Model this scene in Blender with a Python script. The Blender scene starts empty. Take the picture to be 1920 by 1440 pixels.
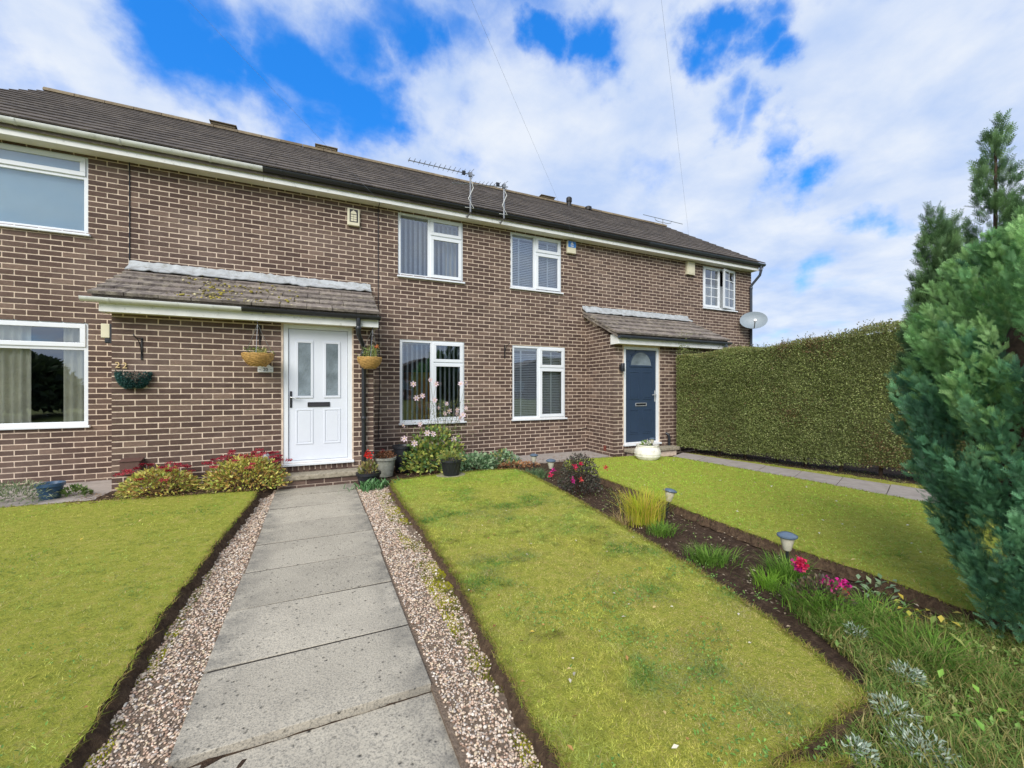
import bpy, math, random
import numpy as np
from mathutils import Vector, Matrix
random.seed(7); RNG = np.random.default_rng(11)
scene = bpy.context.scene
COL = scene.collection
R = math.radians

# ---------------------------------------------------------------- camera
F, V0, TH, H = 781.0, 727.0, math.atan(366 / 781.0), 1.42
CT, ST = math.cos(TH), math.sin(TH)
cd = bpy.data.cameras.new('camera'); cam = bpy.data.objects.new('camera', cd); COL.objects.link(cam)
cd.sensor_width = 36; cd.lens = 36 * F / 1920; cd.shift_y = 7 / 1920
cd.clip_start = 0.05; cd.clip_end = 3000
cam.location = (0, 0, H); cam.rotation_euler = (R(90), 0, -TH)
scene.camera = cam

# ---------------------------------------------------------------- world, sun, exposure
SUN_EL, SUN_AZ = R(37), R(222)          # azimuth clockwise from +Y; sun stands behind the camera
w = bpy.data.worlds.new('World'); scene.world = w; w.use_nodes = True
nt = w.node_tree; nt.nodes.clear()
def nd(t, typ, **kw):
    n = t.nodes.new(typ)
    for k, v in kw.items(): setattr(n, k, v)
    return n
def pix_dir(u, v):
    x, z = (u - 960) / F, (V0 - v) / F
    d = Vector((x * CT + ST, -x * ST + CT, z)); return d.normalized()
def build_world():
    out = nd(nt, 'ShaderNodeOutputWorld'); bg = nd(nt, 'ShaderNodeBackground')
    sky = nd(nt, 'ShaderNodeTexSky', sky_type='NISHITA', sun_disc=False)
    sky.sun_elevation = SUN_EL; sky.sun_rotation = SUN_AZ; sky.ozone_density = 4.0; sky.air_density = 1.0; sky.dust_density = 0.3
    hs = nd(nt, 'ShaderNodeHueSaturation'); hs.inputs['Saturation'].default_value = 1.3; hs.inputs['Value'].default_value = 2.6; hs.inputs['Hue'].default_value = .503
    nt.links.new(sky.outputs[0], hs.inputs['Color'])
    tint = nd(nt, 'ShaderNodeVectorMath', operation='MULTIPLY'); nt.links.new(hs.outputs[0], tint.inputs[0]); tint.inputs[1].default_value = (.6, .86, 1.0)
    tc = nd(nt, 'ShaderNodeTexCoord')
    sep = nd(nt, 'ShaderNodeSeparateXYZ'); nt.links.new(tc.outputs['Generated'], sep.inputs[0])
    def math_(op, a, b=None, c=None, clamp=False):
        n = nd(nt, 'ShaderNodeMath', operation=op); n.use_clamp = clamp
        for i, s in enumerate((a, b, c)):
            if s is None: continue
            if isinstance(s, (int, float)): n.inputs[i].default_value = s
            else: nt.links.new(s, n.inputs[i])
        return n.outputs[0]
    zz = math_('ADD', math_('MAXIMUM', sep.outputs[2], 0.0), 0.22)
    cmb = nd(nt, 'ShaderNodeCombineXYZ')
    nt.links.new(math_('DIVIDE', sep.outputs[0], zz), cmb.inputs[0]); nt.links.new(math_('DIVIDE', sep.outputs[1], zz), cmb.inputs[1])
    def noise(vec, scale, detail, rough, dist=0.0):
        n = nd(nt, 'ShaderNodeTexNoise'); n.inputs['Scale'].default_value = scale; n.inputs['Detail'].default_value = detail
        n.inputs['Roughness'].default_value = rough; n.inputs['Distortion'].default_value = dist
        nt.links.new(vec, n.inputs['Vector']); return n
    n1 = noise(cmb.outputs[0], 2.1, 9, 0.56, 0.15)
    n2 = noise(cmb.outputs[0], 3.0, 9, 0.58, 0.15)
    # ragged directions, so that the gaps in the cloud deck get torn edges
    n3 = noise(tc.outputs['Generated'], 4.2, 7, 0.58)
    sub = nd(nt, 'ShaderNodeVectorMath', operation='SUBTRACT'); nt.links.new(n3.outputs['Color'], sub.inputs[0]); sub.inputs[1].default_value = (.5, .5, .5)
    scl = nd(nt, 'ShaderNodeVectorMath', operation='SCALE'); nt.links.new(sub.outputs[0], scl.inputs[0]); scl.inputs['Scale'].default_value = 0.34
    add = nd(nt, 'ShaderNodeVectorMath', operation='ADD'); nt.links.new(tc.outputs['Generated'], add.inputs[0]); nt.links.new(scl.outputs[0], add.inputs[1])
    gaps = [(420, 45, 95, 1), (395, 105, 90, 1), (480, 150, 70, .9), (590, 175, 90, 1), (655, 225, 85, 1), (700, 245, 60, .9), (640, 70, 75, .9), (730, 20, 75, .9), (820, 30, 60, .7), (540, 215, 70, .8),
            (300, 20, 60, .7), (55, 115, 60, .55), (1030, 40, 46, .9), (1110, 100, 42, .8), (1325, 80, 42, .95), (1395, 85, 34, .95), (1390, 25, 36, .8), (1445, 112, 26, .85), (1345, 220, 40, .95), (1395, 247, 34, .95), (1465, 297, 34, .95), (1520, 335, 26, .7),
            (1650, 415, 42, .7), (865, 270, 50, .5), (1190, 290, 50, .45), (1545, 505, 35, .5), (-140, 60, 120, .8), (-300, 200, 90, .6), (2200, 240, 120, .6), (1750, -250, 150, .8), (900, -300, 190, .9), (250, -260, 150, .8), (2400, 480, 90, .5)]
    tot = None
    for (u, v, r, a) in gaps:
        d = pix_dir(u, v); ca = d.dot(pix_dir(u + 1, v)); ang = math.acos(min(1, ca)) * r * 1.1 + 0.02
        ds = nd(nt, 'ShaderNodeVectorMath', operation='DISTANCE'); nt.links.new(add.outputs[0], ds.inputs[0]); ds.inputs[1].default_value = d
        mr = nd(nt, 'ShaderNodeMapRange', interpolation_type='SMOOTHSTEP'); nt.links.new(ds.outputs['Value'], mr.inputs[0])
        mr.inputs[1].default_value = 0.12 * ang; mr.inputs[2].default_value = 1.55 * ang; mr.inputs[3].default_value = a; mr.inputs[4].default_value = 0
        tot = mr.outputs[0] if tot is None else math_('MAXIMUM', tot, mr.outputs[0])
    # cloud cover
    nn = math_('SUBTRACT', n1.outputs['Fac'], 0.5)
    cov = math_('SUBTRACT', math_('MULTIPLY_ADD', nn, 3.2, 0.98), math_('MULTIPLY', tot, 1.3))
    mk = nd(nt, 'ShaderNodeMapRange', interpolation_type='SMOOTHSTEP'); nt.links.new(cov, mk.inputs[0])
    mk.inputs[1].default_value = -0.35; mk.inputs[2].default_value = 0.8; mk.inputs[3].default_value = 0; mk.inputs[4].default_value = 0.97
    # paler sky and denser cloud low down comes from the projection; cloud tone
    cr = nd(nt, 'ShaderNodeValToRGB'); nt.links.new(n2.outputs['Fac'], cr.inputs[0])
    cr.color_ramp.elements[0].position = 0.34; cr.color_ramp.elements[0].color = (3.9, 4.9, 6.9, 1)
    cr.color_ramp.elements[1].position = 0.66; cr.color_ramp.elements[1].color = (6.2, 6.6, 7.2, 1)
    mx = nd(nt, 'ShaderNodeMix', data_type='RGBA'); nt.links.new(mk.outputs[0], mx.inputs[0])
    deep = nd(nt, 'ShaderNodeMix', data_type='RGBA'); deep.inputs[0].default_value = .6; nt.links.new(tint.outputs[0], deep.inputs[6]); deep.inputs[7].default_value = (.16, 1.75, 5.9, 1)
    nt.links.new(deep.outputs[2], mx.inputs[6]); nt.links.new(cr.outputs[0], mx.inputs[7])
    nt.links.new(mx.outputs[2], bg.inputs['Color']); bg.inputs['Strength'].default_value = 0.052
    nt.links.new(bg.outputs[0], out.inputs[0])
build_world()
sl = bpy.data.lights.new('sun', 'SUN'); sl.energy = 1.5; sl.angle = R(40); sl.color = (1.0, .96, .9)
so = bpy.data.objects.new('sun', sl); COL.objects.link(so)
sd = Vector((math.sin(SUN_AZ) * math.cos(SUN_EL), math.cos(SUN_AZ) * math.cos(SUN_EL), math.sin(SUN_EL)))
so.rotation_euler = (-sd).to_track_quat('-Z', 'Y').to_euler(); so.location = sd * 40
vs = scene.view_settings; vs.view_transform = 'Standard'; vs.look = 'None'; vs.gamma = 1; vs.exposure = 1.4; vs.use_curve_mapping = False

# ---------------------------------------------------------------- pixel helpers (a pixel gives a direction; the surface it lies on gives the distance)
def gp(u, v, z=0.0):
    zc = F * (H - z) / (v - V0); x = (u - 960) / F * zc
    return (x * CT + zc * ST, -x * ST + zc * CT)
def wx(u, Y): return Y * math.tan(TH + math.atan((u - 960) / F))
def wp(u, v, Y):
    X = wx(u, Y); zc = Y * CT + X * ST
    return (X, Y, H - (v - V0) * zc / F)

# ---------------------------------------------------------------- colours and materials
def S(r, g, b, k=1.0):
    def f(c):
        c /= 255.0
        return (c / 12.92 if c <= .04045 else ((c + .055) / 1.055) ** 2.4) * k
    return (f(r), f(g), f(b), 1)
MATS = {}
def newmat(name):
    m = bpy.data.materials.new(name); m.use_nodes = True; MATS[name] = m
    t = m.node_tree; b = t.nodes['Principled BSDF']; return m, t, b
def simple(name, col, rough=.5, metal=0, spec=.5, var=0.06, scale=30, bump=0.0, bscale=80, dirt=None, dscale=6, dth=(.5, .75)):
    """plain surface with slight mottling, optional dirt colour in noise patches, optional fine bump"""
    m, t, b = newmat(name)
    b.inputs['Roughness'].default_value = rough; b.inputs['Metallic'].default_value = metal; b.inputs['Specular IOR Level'].default_value = spec
    g = nd(t, 'ShaderNodeNewGeometry')
    n = nd(t, 'ShaderNodeTexNoise'); n.inputs['Scale'].default_value = scale; n.inputs['Detail'].default_value = 4; t.links.new(g.outputs['Position'], n.inputs['Vector'])
    mr = nd(t, 'ShaderNodeMapRange'); t.links.new(n.outputs['Fac'], mr.inputs[0]); mr.inputs[1].default_value = .25; mr.inputs[2].default_value = .75
    mr.inputs[3].default_value = 1 - var * 2; mr.inputs[4].default_value = 1 + var
    mu = nd(t, 'ShaderNodeVectorMath', operation='SCALE'); mu.inputs[0].default_value = col[:3]; t.links.new(mr.outputs[0], mu.inputs['Scale'])
    res = mu.outputs[0]
    if dirt:
        n2 = nd(t, 'ShaderNodeTexNoise'); n2.inputs['Scale'].default_value = dscale; n2.inputs['Detail'].default_value = 9; n2.inputs['Roughness'].default_value = .7; t.links.new(g.outputs['Position'], n2.inputs['Vector'])
        m2 = nd(t, 'ShaderNodeMapRange'); t.links.new(n2.outputs['Fac'], m2.inputs[0]); m2.inputs[1].default_value = dth[0]; m2.inputs[2].default_value = dth[1]
        mx = nd(t, 'ShaderNodeMix', data_type='RGBA'); t.links.new(m2.outputs[0], mx.inputs[0]); t.links.new(res, mx.inputs[6]); mx.inputs[7].default_value = dirt
        res = mx.outputs[2]
    t.links.new(res, b.inputs['Base Color'])
    if bump:
        n3 = nd(t, 'ShaderNodeTexNoise'); n3.inputs['Scale'].default_value = bscale; n3.inputs['Detail'].default_value = 6; t.links.new(g.outputs['Position'], n3.inputs['Vector'])
        bp = nd(t, 'ShaderNodeBump'); bp.inputs['Strength'].default_value = bump; bp.inputs['Distance'].default_value = .01; t.links.new(n3.outputs['Fac'], bp.inputs['Height']); t.links.new(bp.outputs[0], b.inputs['Normal'])
    return m
simple('upvc', S(232, 236, 240, .92), .32, var=.03, scale=4, dirt=S(200, 200, 190), dscale=5, dth=(.62, .9))
simple('fascia', S(238, 238, 234, .95), .5, var=.05, scale=7, dirt=S(150, 150, 138), dscale=16, dth=(.58, .8))
simple('soffit', S(236, 232, 220, .95), .6, var=.05, scale=5)
simple('gutter_white', S(228, 230, 226, .92), .4, var=.06, scale=12, dirt=S(150, 154, 140), dscale=8, dth=(.58, .85))
simple('gutter_black', S(40, 42, 46), .32, var=.1, scale=10)
simple('gutter_grey', S(62, 68, 78), .3, var=.1, scale=10)
simple('metal_grey', S(150, 152, 155), .4, metal=.7, var=.1)
simple('dish_grey', S(130, 142, 150), .45, var=.06)
simple('black_plastic', S(34, 36, 42), .4, var=.12, scale=14, bump=.1)
simple('black_iron', S(28, 27, 28), .5, var=.1, bump=.2)
simple('chrome', S(206, 208, 212), .25, metal=.5, var=.03)
simple('door_white', S(226, 230, 238, .92), .32, var=.02, scale=3)
simple('door_blue', S(48, 64, 86), .34, var=.04, scale=4, bump=.04, bscale=160)
simple('cream_plastic', S(226, 219, 190, .9), .45, var=.05, scale=10, dirt=S(170, 160, 130), dscale=9, dth=(.6, .85))
simple('lead', S(188, 192, 194, .85), .6, var=.12, scale=9, dirt=S(120, 116, 104), dscale=11, dth=(.5, .75), bump=.3, bscale=25)
simple('stone', S(168, 158, 138, .9), .9, var=.15, scale=25, dirt=S(92, 84, 68), dscale=18, dth=(.48, .72), bump=.5)
simple('gold', S(222, 194, 140), .4, metal=.2, var=.1)
simple('wicker', S(205, 162, 92, .85), .75, var=.22, scale=40, bump=.5)
simple('planter_white', S(238, 234, 224, .95), .75, var=.06, scale=12, dirt=S(150, 140, 120), dscale=11, dth=(.5, .8), bump=.5, bscale=18)
simple('pot_grey', S(150, 152, 140, .9), .7, var=.12, scale=18, dirt=S(90, 86, 70), dscale=10, bump=.3)
simple('pot_blue', S(54, 84, 112), .4, var=.1, scale=8)
simple('compost', S(58, 46, 36), .95, var=.3, scale=60, bump=.9)
simple('wood_orange', S(206, 130, 44), .5, var=.15, scale=6)
simple('blind_white', S(222, 226, 232, .9), .7, var=.03)
simple('blind_blue', S(196, 222, 232, .95), .8, var=.05, scale=2)
simple('curtain', S(232, 226, 206, .95), .9, var=.08, scale=6)
simple('net', S(222, 226, 228, .85), .9, var=.12, scale=25)
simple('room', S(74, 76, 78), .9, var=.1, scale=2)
simple('iron_red', S(120, 62, 50), .8, var=.15, bump=.4)
simple('brown_box', S(92, 66, 58), .6, var=.1)
simple('blue_badge', S(56, 124, 200), .4, var=.03)
simple('white_badge', S(236, 238, 240, .95), .5, var=.02)
simple('ink', S(46, 44, 50), .6, var=.05)
simple('red_paint', S(190, 50, 56), .5, var=.1)
simple('lamp_frost', S(206, 200, 180, .9), .3, var=.08, scale=60)
simple('solar', S(88, 104, 122), .22, var=.05)
simple('slab_pale', S(176, 166, 158, .85), .92, var=.12, scale=14, dirt=S(120, 110, 100), dscale=7, dth=(.5, .8), bump=.4)
simple('joint_dirt', S(48, 42, 36), .95, var=.3, scale=40, bump=.5)
simple('hedge_core', S(86, 92, 50), .95, var=.35, scale=30, bump=1, bscale=45)
simple('bark', S(74, 58, 46), .95, var=.25, scale=25, bump=.8, bscale=40)
simple('wire', S(140, 150, 168), .6, var=.05)

def mat_brick():
    m, t, b = newmat('brick'); b.inputs['Roughness'].default_value = .88; b.inputs['Specular IOR Level'].default_value = .25
    g = nd(t, 'ShaderNodeNewGeometry'); oi = nd(t, 'ShaderNodeObjectInfo')
    ad = nd(t, 'ShaderNodeMath', operation='ADD'); t.links.new(oi.outputs['Random'], ad.inputs[0]); t.links.new(g.outputs['Random Per Island'], ad.inputs[1])
    fr = nd(t, 'ShaderNodeMath', operation='FRACT'); t.links.new(ad.outputs[0], fr.inputs[0])
    cr = nd(t, 'ShaderNodeValToRGB'); t.links.new(fr.outputs[0], cr.inputs[0]); e = cr.color_ramp.elements
    e[0].position = 0; e[0].color = S(80, 64, 58); e[1].position = 1; e[1].color = S(120, 100, 88)
    x = e.new(.5); x.color = S(93, 75, 67); x = e.new(.85); x.color = S(102, 84, 75)
    n = nd(t, 'ShaderNodeTexNoise'); n.inputs['Scale'].default_value = 55; n.inputs['Detail'].default_value = 7; n.inputs['Roughness'].default_value = .7
    mp = nd(t, 'ShaderNodeMapping'); mp.inputs['Scale'].default_value = (.45, .45, 1.3); t.links.new(g.outputs['Position'], mp.inputs[0]); t.links.new(mp.outputs[0], n.inputs['Vector'])
    mr = nd(t, 'ShaderNodeMapRange'); t.links.new(n.outputs['Fac'], mr.inputs[0]); mr.inputs[1].default_value = .3; mr.inputs[2].default_value = .7; mr.inputs[3].default_value = .72; mr.inputs[4].default_value = 1.25
    mu = nd(t, 'ShaderNodeVectorMath', operation='SCALE'); t.links.new(cr.outputs[0], mu.inputs[0]); t.links.new(mr.outputs[0], mu.inputs['Scale'])
    # pale lime bloom in patches
    n2 = nd(t, 'ShaderNodeTexNoise'); n2.inputs['Scale'].default_value = 1.1; n2.inputs['Detail'].default_value = 8; n2.inputs['Roughness'].default_value = .62; t.links.new(g.outputs['Position'], n2.inputs['Vector'])
    m2 = nd(t, 'ShaderNodeMapRange'); t.links.new(n2.outputs['Fac'], m2.inputs[0]); m2.inputs[1].default_value = .5; m2.inputs[2].default_value = .8; m2.inputs[3].default_value = 0; m2.inputs[4].default_value = .32
    mx = nd(t, 'ShaderNodeMix', data_type='RGBA'); t.links.new(m2.outputs[0], mx.inputs[0]); t.links.new(mu.outputs[0], mx.inputs[6]); mx.inputs[7].default_value = S(168, 150, 138)
    t.links.new(mx.outputs[2], b.inputs['Base Color'])
    bp = nd(t, 'ShaderNodeBump'); bp.inputs['Strength'].default_value = .55; bp.inputs['Distance'].default_value = .006; t.links.new(n.outputs['Fac'], bp.inputs['Height']); t.links.new(bp.outputs[0], b.inputs['Normal'])
mat_brick()
simple('mortar', S(218, 198, 178), .95, var=.14, scale=14, bump=.4, bscale=120, dirt=S(176, 156, 132), dscale=3, dth=(.56, .85))

def mat_tile(name, c0, c1, lichen, lth, moss=None):
    m, t, b = newmat(name); b.inputs['Roughness'].default_value = .9; b.inputs['Specular IOR Level'].default_value = .3
    g = nd(t, 'ShaderNodeNewGeometry'); oi = nd(t, 'ShaderNodeObjectInfo')
    cr = nd(t, 'ShaderNodeValToRGB'); t.links.new(oi.outputs['Random'], cr.inputs[0]); cr.color_ramp.elements[0].color = c0; cr.color_ramp.elements[1].color = c1
    n = nd(t, 'ShaderNodeTexNoise'); n.inputs['Scale'].default_value = 9; n.inputs['Detail'].default_value = 10; n.inputs['Roughness'].default_value = .75; t.links.new(g.outputs['Position'], n.inputs['Vector'])
    mr = nd(t, 'ShaderNodeMapRange'); t.links.new(n.outputs['Fac'], mr.inputs[0]); mr.inputs[1].default_value = lth[0]; mr.inputs[2].default_value = lth[1]; mr.inputs[4].default_value = .8
    mx = nd(t, 'ShaderNodeMix', data_type='RGBA'); t.links.new(mr.outputs[0], mx.inputs[0]); t.links.new(cr.outputs[0], mx.inputs[6]); mx.inputs[7].default_value = lichen
    res = mx.outputs[2]
    n2 = nd(t, 'ShaderNodeTexNoise'); n2.inputs['Scale'].default_value = 70; n2.inputs['Detail'].default_value = 5; t.links.new(g.outputs['Position'], n2.inputs['Vector'])
    m3 = nd(t, 'ShaderNodeMapRange'); t.links.new(n2.outputs['Fac'], m3.inputs[0]); m3.inputs[1].default_value = .3; m3.inputs[2].default_value = .7; m3.inputs[3].default_value = .75; m3.inputs[4].default_value = 1.2
    mu = nd(t, 'ShaderNodeVectorMath', operation='SCALE'); t.links.new(res, mu.inputs[0]); t.links.new(m3.outputs[0], mu.inputs['Scale'])
    t.links.new(mu.outputs[0], b.inputs['Base Color'])
    bp = nd(t, 'ShaderNodeBump'); bp.inputs['Strength'].default_value = .5; bp.inputs['Distance'].default_value = .008; t.links.new(n2.outputs['Fac'], bp.inputs['Height']); t.links.new(bp.outputs[0], b.inputs['Normal'])
mat_tile('roof_tile', S(72, 66, 62), S(94, 86, 80), S(142, 132, 118), (.5, .8))
mat_tile('porch_tile', S(96, 88, 84), S(124, 114, 108), S(184, 174, 156), (.46, .68))
mat_tile('ridge_tile', S(98, 86, 70), S(130, 116, 94), S(150, 138, 112), (.45, .75))

def mat_slab():
    m, t, b = newmat('concrete_slab'); b.inputs['Roughness'].default_value = .93; b.inputs['Specular IOR Level'].default_value = .25
    g = nd(t, 'ShaderNodeNewGeometry'); oi = nd(t, 'ShaderNodeObjectInfo')
    def nz(s, d, r):
        n = nd(t, 'ShaderNodeTexNoise'); n.inputs['Scale'].default_value = s; n.inputs['Detail'].default_value = d; n.inputs['Roughness'].default_value = r; t.links.new(g.outputs['Position'], n.inputs['Vector']); return n
    def mrng(src, a, b_, c, d):
        m_ = nd(t, 'ShaderNodeMapRange'); t.links.new(src, m_.inputs[0])
        for i, v in enumerate((a, b_, c, d)): m_.inputs[i + 1].default_value = v
        return m_.outputs[0]
    def mix(f, a, c):
        x = nd(t, 'ShaderNodeMix', data_type='RGBA'); t.links.new(f, x.inputs[0])
        if isinstance(a, tuple): x.inputs[6].default_value = a
        else: t.links.new(a, x.inputs[6])
        if isinstance(c, tuple): x.inputs[7].default_value = c
        else: t.links.new(c, x.inputs[7])
        return x.outputs[2]
    big, mid, fine = nz(2.2, 8, .68), nz(45, 6, .65), nz(120, 5, .75)
    c = mix(mrng(big.outputs['Fac'], .42, .75, 0, .8), S(192, 183, 165, .92), S(162, 154, 139, .92))
    c = mix(mrng(fine.outputs['Fac'], .47, .62, 0, .75), c, S(112, 110, 104, .9))
    vo = nd(t, 'ShaderNodeTexVoronoi'); vo.inputs['Scale'].default_value = 26; vo.inputs['Randomness'].default_value = 1; t.links.new(g.outputs['Position'], vo.inputs['Vector'])
    wn = mrng(vo.outputs['Distance'], .10, .30, 1, 0)
    pm = nd(t, 'ShaderNodeMath', operation='MULTIPLY'); t.links.new(wn, pm.inputs[0]); t.links.new(mrng(mid.outputs['Fac'], .47, .6, 0, 1), pm.inputs[1])
    c = mix(pm.outputs[0], c, S(62, 60, 55))
    # lichen and grime gathering along the long edges
    sx = nd(t, 'ShaderNodeSeparateXYZ'); t.links.new(g.outputs['Position'], sx.inputs[0]); ab = nd(t, 'ShaderNodeMath', operation='ABSOLUTE'); t.links.new(sx.outputs[0], ab.inputs[0])
    em = nd(t, 'ShaderNodeMath', operation='MULTIPLY'); t.links.new(mrng(ab.outputs[0], .28, .52, 0, 1), em.inputs[0]); t.links.new(mrng(nz(6, 8, .7).outputs['Fac'], .38, .62, 0, .8), em.inputs[1])
    c = mix(em.outputs[0], c, S(92, 90, 86))
    rv = nd(t, 'ShaderNodeVectorMath', operation='SCALE'); t.links.new(c, rv.inputs[0]); t.links.new(mrng(oi.outputs['Random'], 0, 1, .9, 1.06), rv.inputs['Scale'])
    t.links.new(rv.outputs[0], b.inputs['Base Color'])
    hs = nd(t, 'ShaderNodeMath', operation='SUBTRACT'); t.links.new(mid.outputs['Fac'], hs.inputs[0]); t.links.new(pm.outputs[0], hs.inputs[1])
    bp = nd(t, 'ShaderNodeBump'); bp.inputs['Strength'].default_value = .6; bp.inputs['Distance'].default_value = .008; t.links.new(hs.outputs[0], bp.inputs['Height']); t.links.new(bp.outputs[0], b.inputs['Normal'])
mat_slab()

def mat_soil(name, a, b2, c3, scale=9):
    m, t, b = newmat(name); b.inputs['Roughness'].default_value = .97; b.inputs['Specular IOR Level'].default_value = .15
    g = nd(t, 'ShaderNodeNewGeometry')
    n = nd(t, 'ShaderNodeTexNoise'); n.inputs['Scale'].default_value = scale; n.inputs['Detail'].default_value = 10; n.inputs['Roughness'].default_value = .72; t.links.new(g.outputs['Position'], n.inputs['Vector'])
    cr = nd(t, 'ShaderNodeValToRGB'); t.links.new(n.outputs['Fac'], cr.inputs[0]); e = cr.color_ramp.elements
    e[0].position = .32; e[0].color = a; e[1].position = .72; e[1].color = c3; x = e.new(.52); x.color = b2
    t.links.new(cr.outputs[0], b.inputs['Base Color'])
    n2 = nd(t, 'ShaderNodeTexNoise'); n2.inputs['Scale'].default_value = 60; n2.inputs['Detail'].default_value = 8; n2.inputs['Roughness'].default_value = .7; t.links.new(g.outputs['Position'], n2.inputs['Vector'])
    bp = nd(t, 'ShaderNodeBump'); bp.inputs['Strength'].default_value = 1; bp.inputs['Distance'].default_value = .03; t.links.new(n2.outputs['Fac'], bp.inputs['Height']); t.links.new(bp.outputs[0], b.inputs['Normal'])
mat_soil('soil', S(52, 40, 33), S(78, 62, 50), S(112, 94, 76), 22)
mat_soil('turf', S(128, 138, 52), S(166, 168, 68), S(184, 168, 96), 16)
mat_soil('turf_edge', S(66, 52, 42), S(94, 76, 60), S(124, 104, 80), 30)
mat_soil('gravel_bed', S(112, 97, 82), S(142, 124, 107), S(168, 150, 132), 60)
mat_soil('far_ground', S(86, 96, 46), S(104, 112, 54), S(120, 118, 66), 3)

def mat_attr(name, rough=.6, trans=.25, spec=.3, sheen=0, bump=0, tscale=1.0):
    m, t, b = newmat(name); out = t.nodes['Material Output']
    a = nd(t, 'ShaderNodeAttribute', attribute_name='Col')
    t.links.new(a.outputs['Color'], b.inputs['Base Color']); b.inputs['Roughness'].default_value = rough; b.inputs['Specular IOR Level'].default_value = spec
    if trans:
        tr = nd(t, 'ShaderNodeBsdfTranslucent'); mx = nd(t, 'ShaderNodeMixShader'); mx.inputs[0].default_value = trans
        t.links.new(a.outputs['Color'], tr.inputs['Color']); t.links.new(b.outputs[0], mx.inputs[1]); t.links.new(tr.outputs[0], mx.inputs[2]); t.links.new(mx.outputs[0], out.inputs[0])
mat_attr('leaf', .5, .28, .4); mat_attr('grass_blade', .65, .45, .2); mat_attr('pebble', .75, 0, .35); mat_attr('petal', .6, .3, .2)

def mat_glass(name, tint, refl, rough=0.0):
    m, t, b = newmat(name); t.nodes.remove(b); out = t.nodes['Material Output']
    tr = nd(t, 'ShaderNodeBsdfTransparent'); tr.inputs[0].default_value = tint
    gl = nd(t, 'ShaderNodeBsdfGlossy'); gl.inputs['Roughness'].default_value = rough; gl.inputs['Color'].default_value = (.92, .96, 1, 1)
    lw = nd(t, 'ShaderNodeFresnel'); lw.inputs[0].default_value = 1.5
    mr = nd(t, 'ShaderNodeMapRange'); t.links.new(lw.outputs[0], mr.inputs[0]); mr.inputs[1].default_value = .04; mr.inputs[2].default_value = .6; mr.inputs[3].default_value = refl; mr.inputs[4].default_value = .9
    n = nd(t, 'ShaderNodeTexNoise'); n.inputs['Scale'].default_value = 1.3; g = nd(t, 'ShaderNodeNewGeometry'); t.links.new(g.outputs['Position'], n.inputs['Vector'])
    bp = nd(t, 'ShaderNodeBump'); bp.inputs['Strength'].default_value = .15; bp.inputs['Distance'].default_value = .02; t.links.new(n.outputs['Fac'], bp.inputs['Height']); t.links.new(bp.outputs[0], gl.inputs['Normal'])
    mx = nd(t, 'ShaderNodeMixShader'); t.links.new(mr.outputs[0], mx.inputs[0]); t.links.new(tr.outputs[0], mx.inputs[1]); t.links.new(gl.outputs[0], mx.inputs[2]); t.links.new(mx.outputs[0], out.inputs[0])
mat_glass('glass', (.92, .96, .98, 1), .22)
def mat_obscure():
    m, t, b = newmat('obscure_glass'); b.inputs['Base Color'].default_value = S(120, 132, 138); b.inputs['Roughness'].default_value = .22
    g = nd(t, 'ShaderNodeNewGeometry'); v = nd(t, 'ShaderNodeTexVoronoi'); v.inputs['Scale'].default_value = 45; t.links.new(g.outputs['Position'], v.inputs['Vector'])
    n = nd(t, 'ShaderNodeTexNoise'); n.inputs['Scale'].default_value = 4; n.inputs['Detail'].default_value = 5; t.links.new(g.outputs['Position'], n.inputs['Vector'])
    cr = nd(t, 'ShaderNodeValToRGB'); t.links.new(n.outputs['Fac'], cr.inputs[0]); cr.color_ramp.elements[0].position = .3; cr.color_ramp.elements[0].color = S(96, 106, 110); cr.color_ramp.elements[1].position = .7; cr.color_ramp.elements[1].color = S(142, 154, 162); t.links.new(cr.outputs[0], b.inputs['Base Color'])
    bp = nd(t, 'ShaderNodeBump'); bp.inputs['Strength'].default_value = .35; bp.inputs['Distance'].default_value = .01; t.links.new(v.outputs['Distance'], bp.inputs['Height']); t.links.new(bp.outputs[0], b.inputs['Normal'])
mat_obscure()

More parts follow.
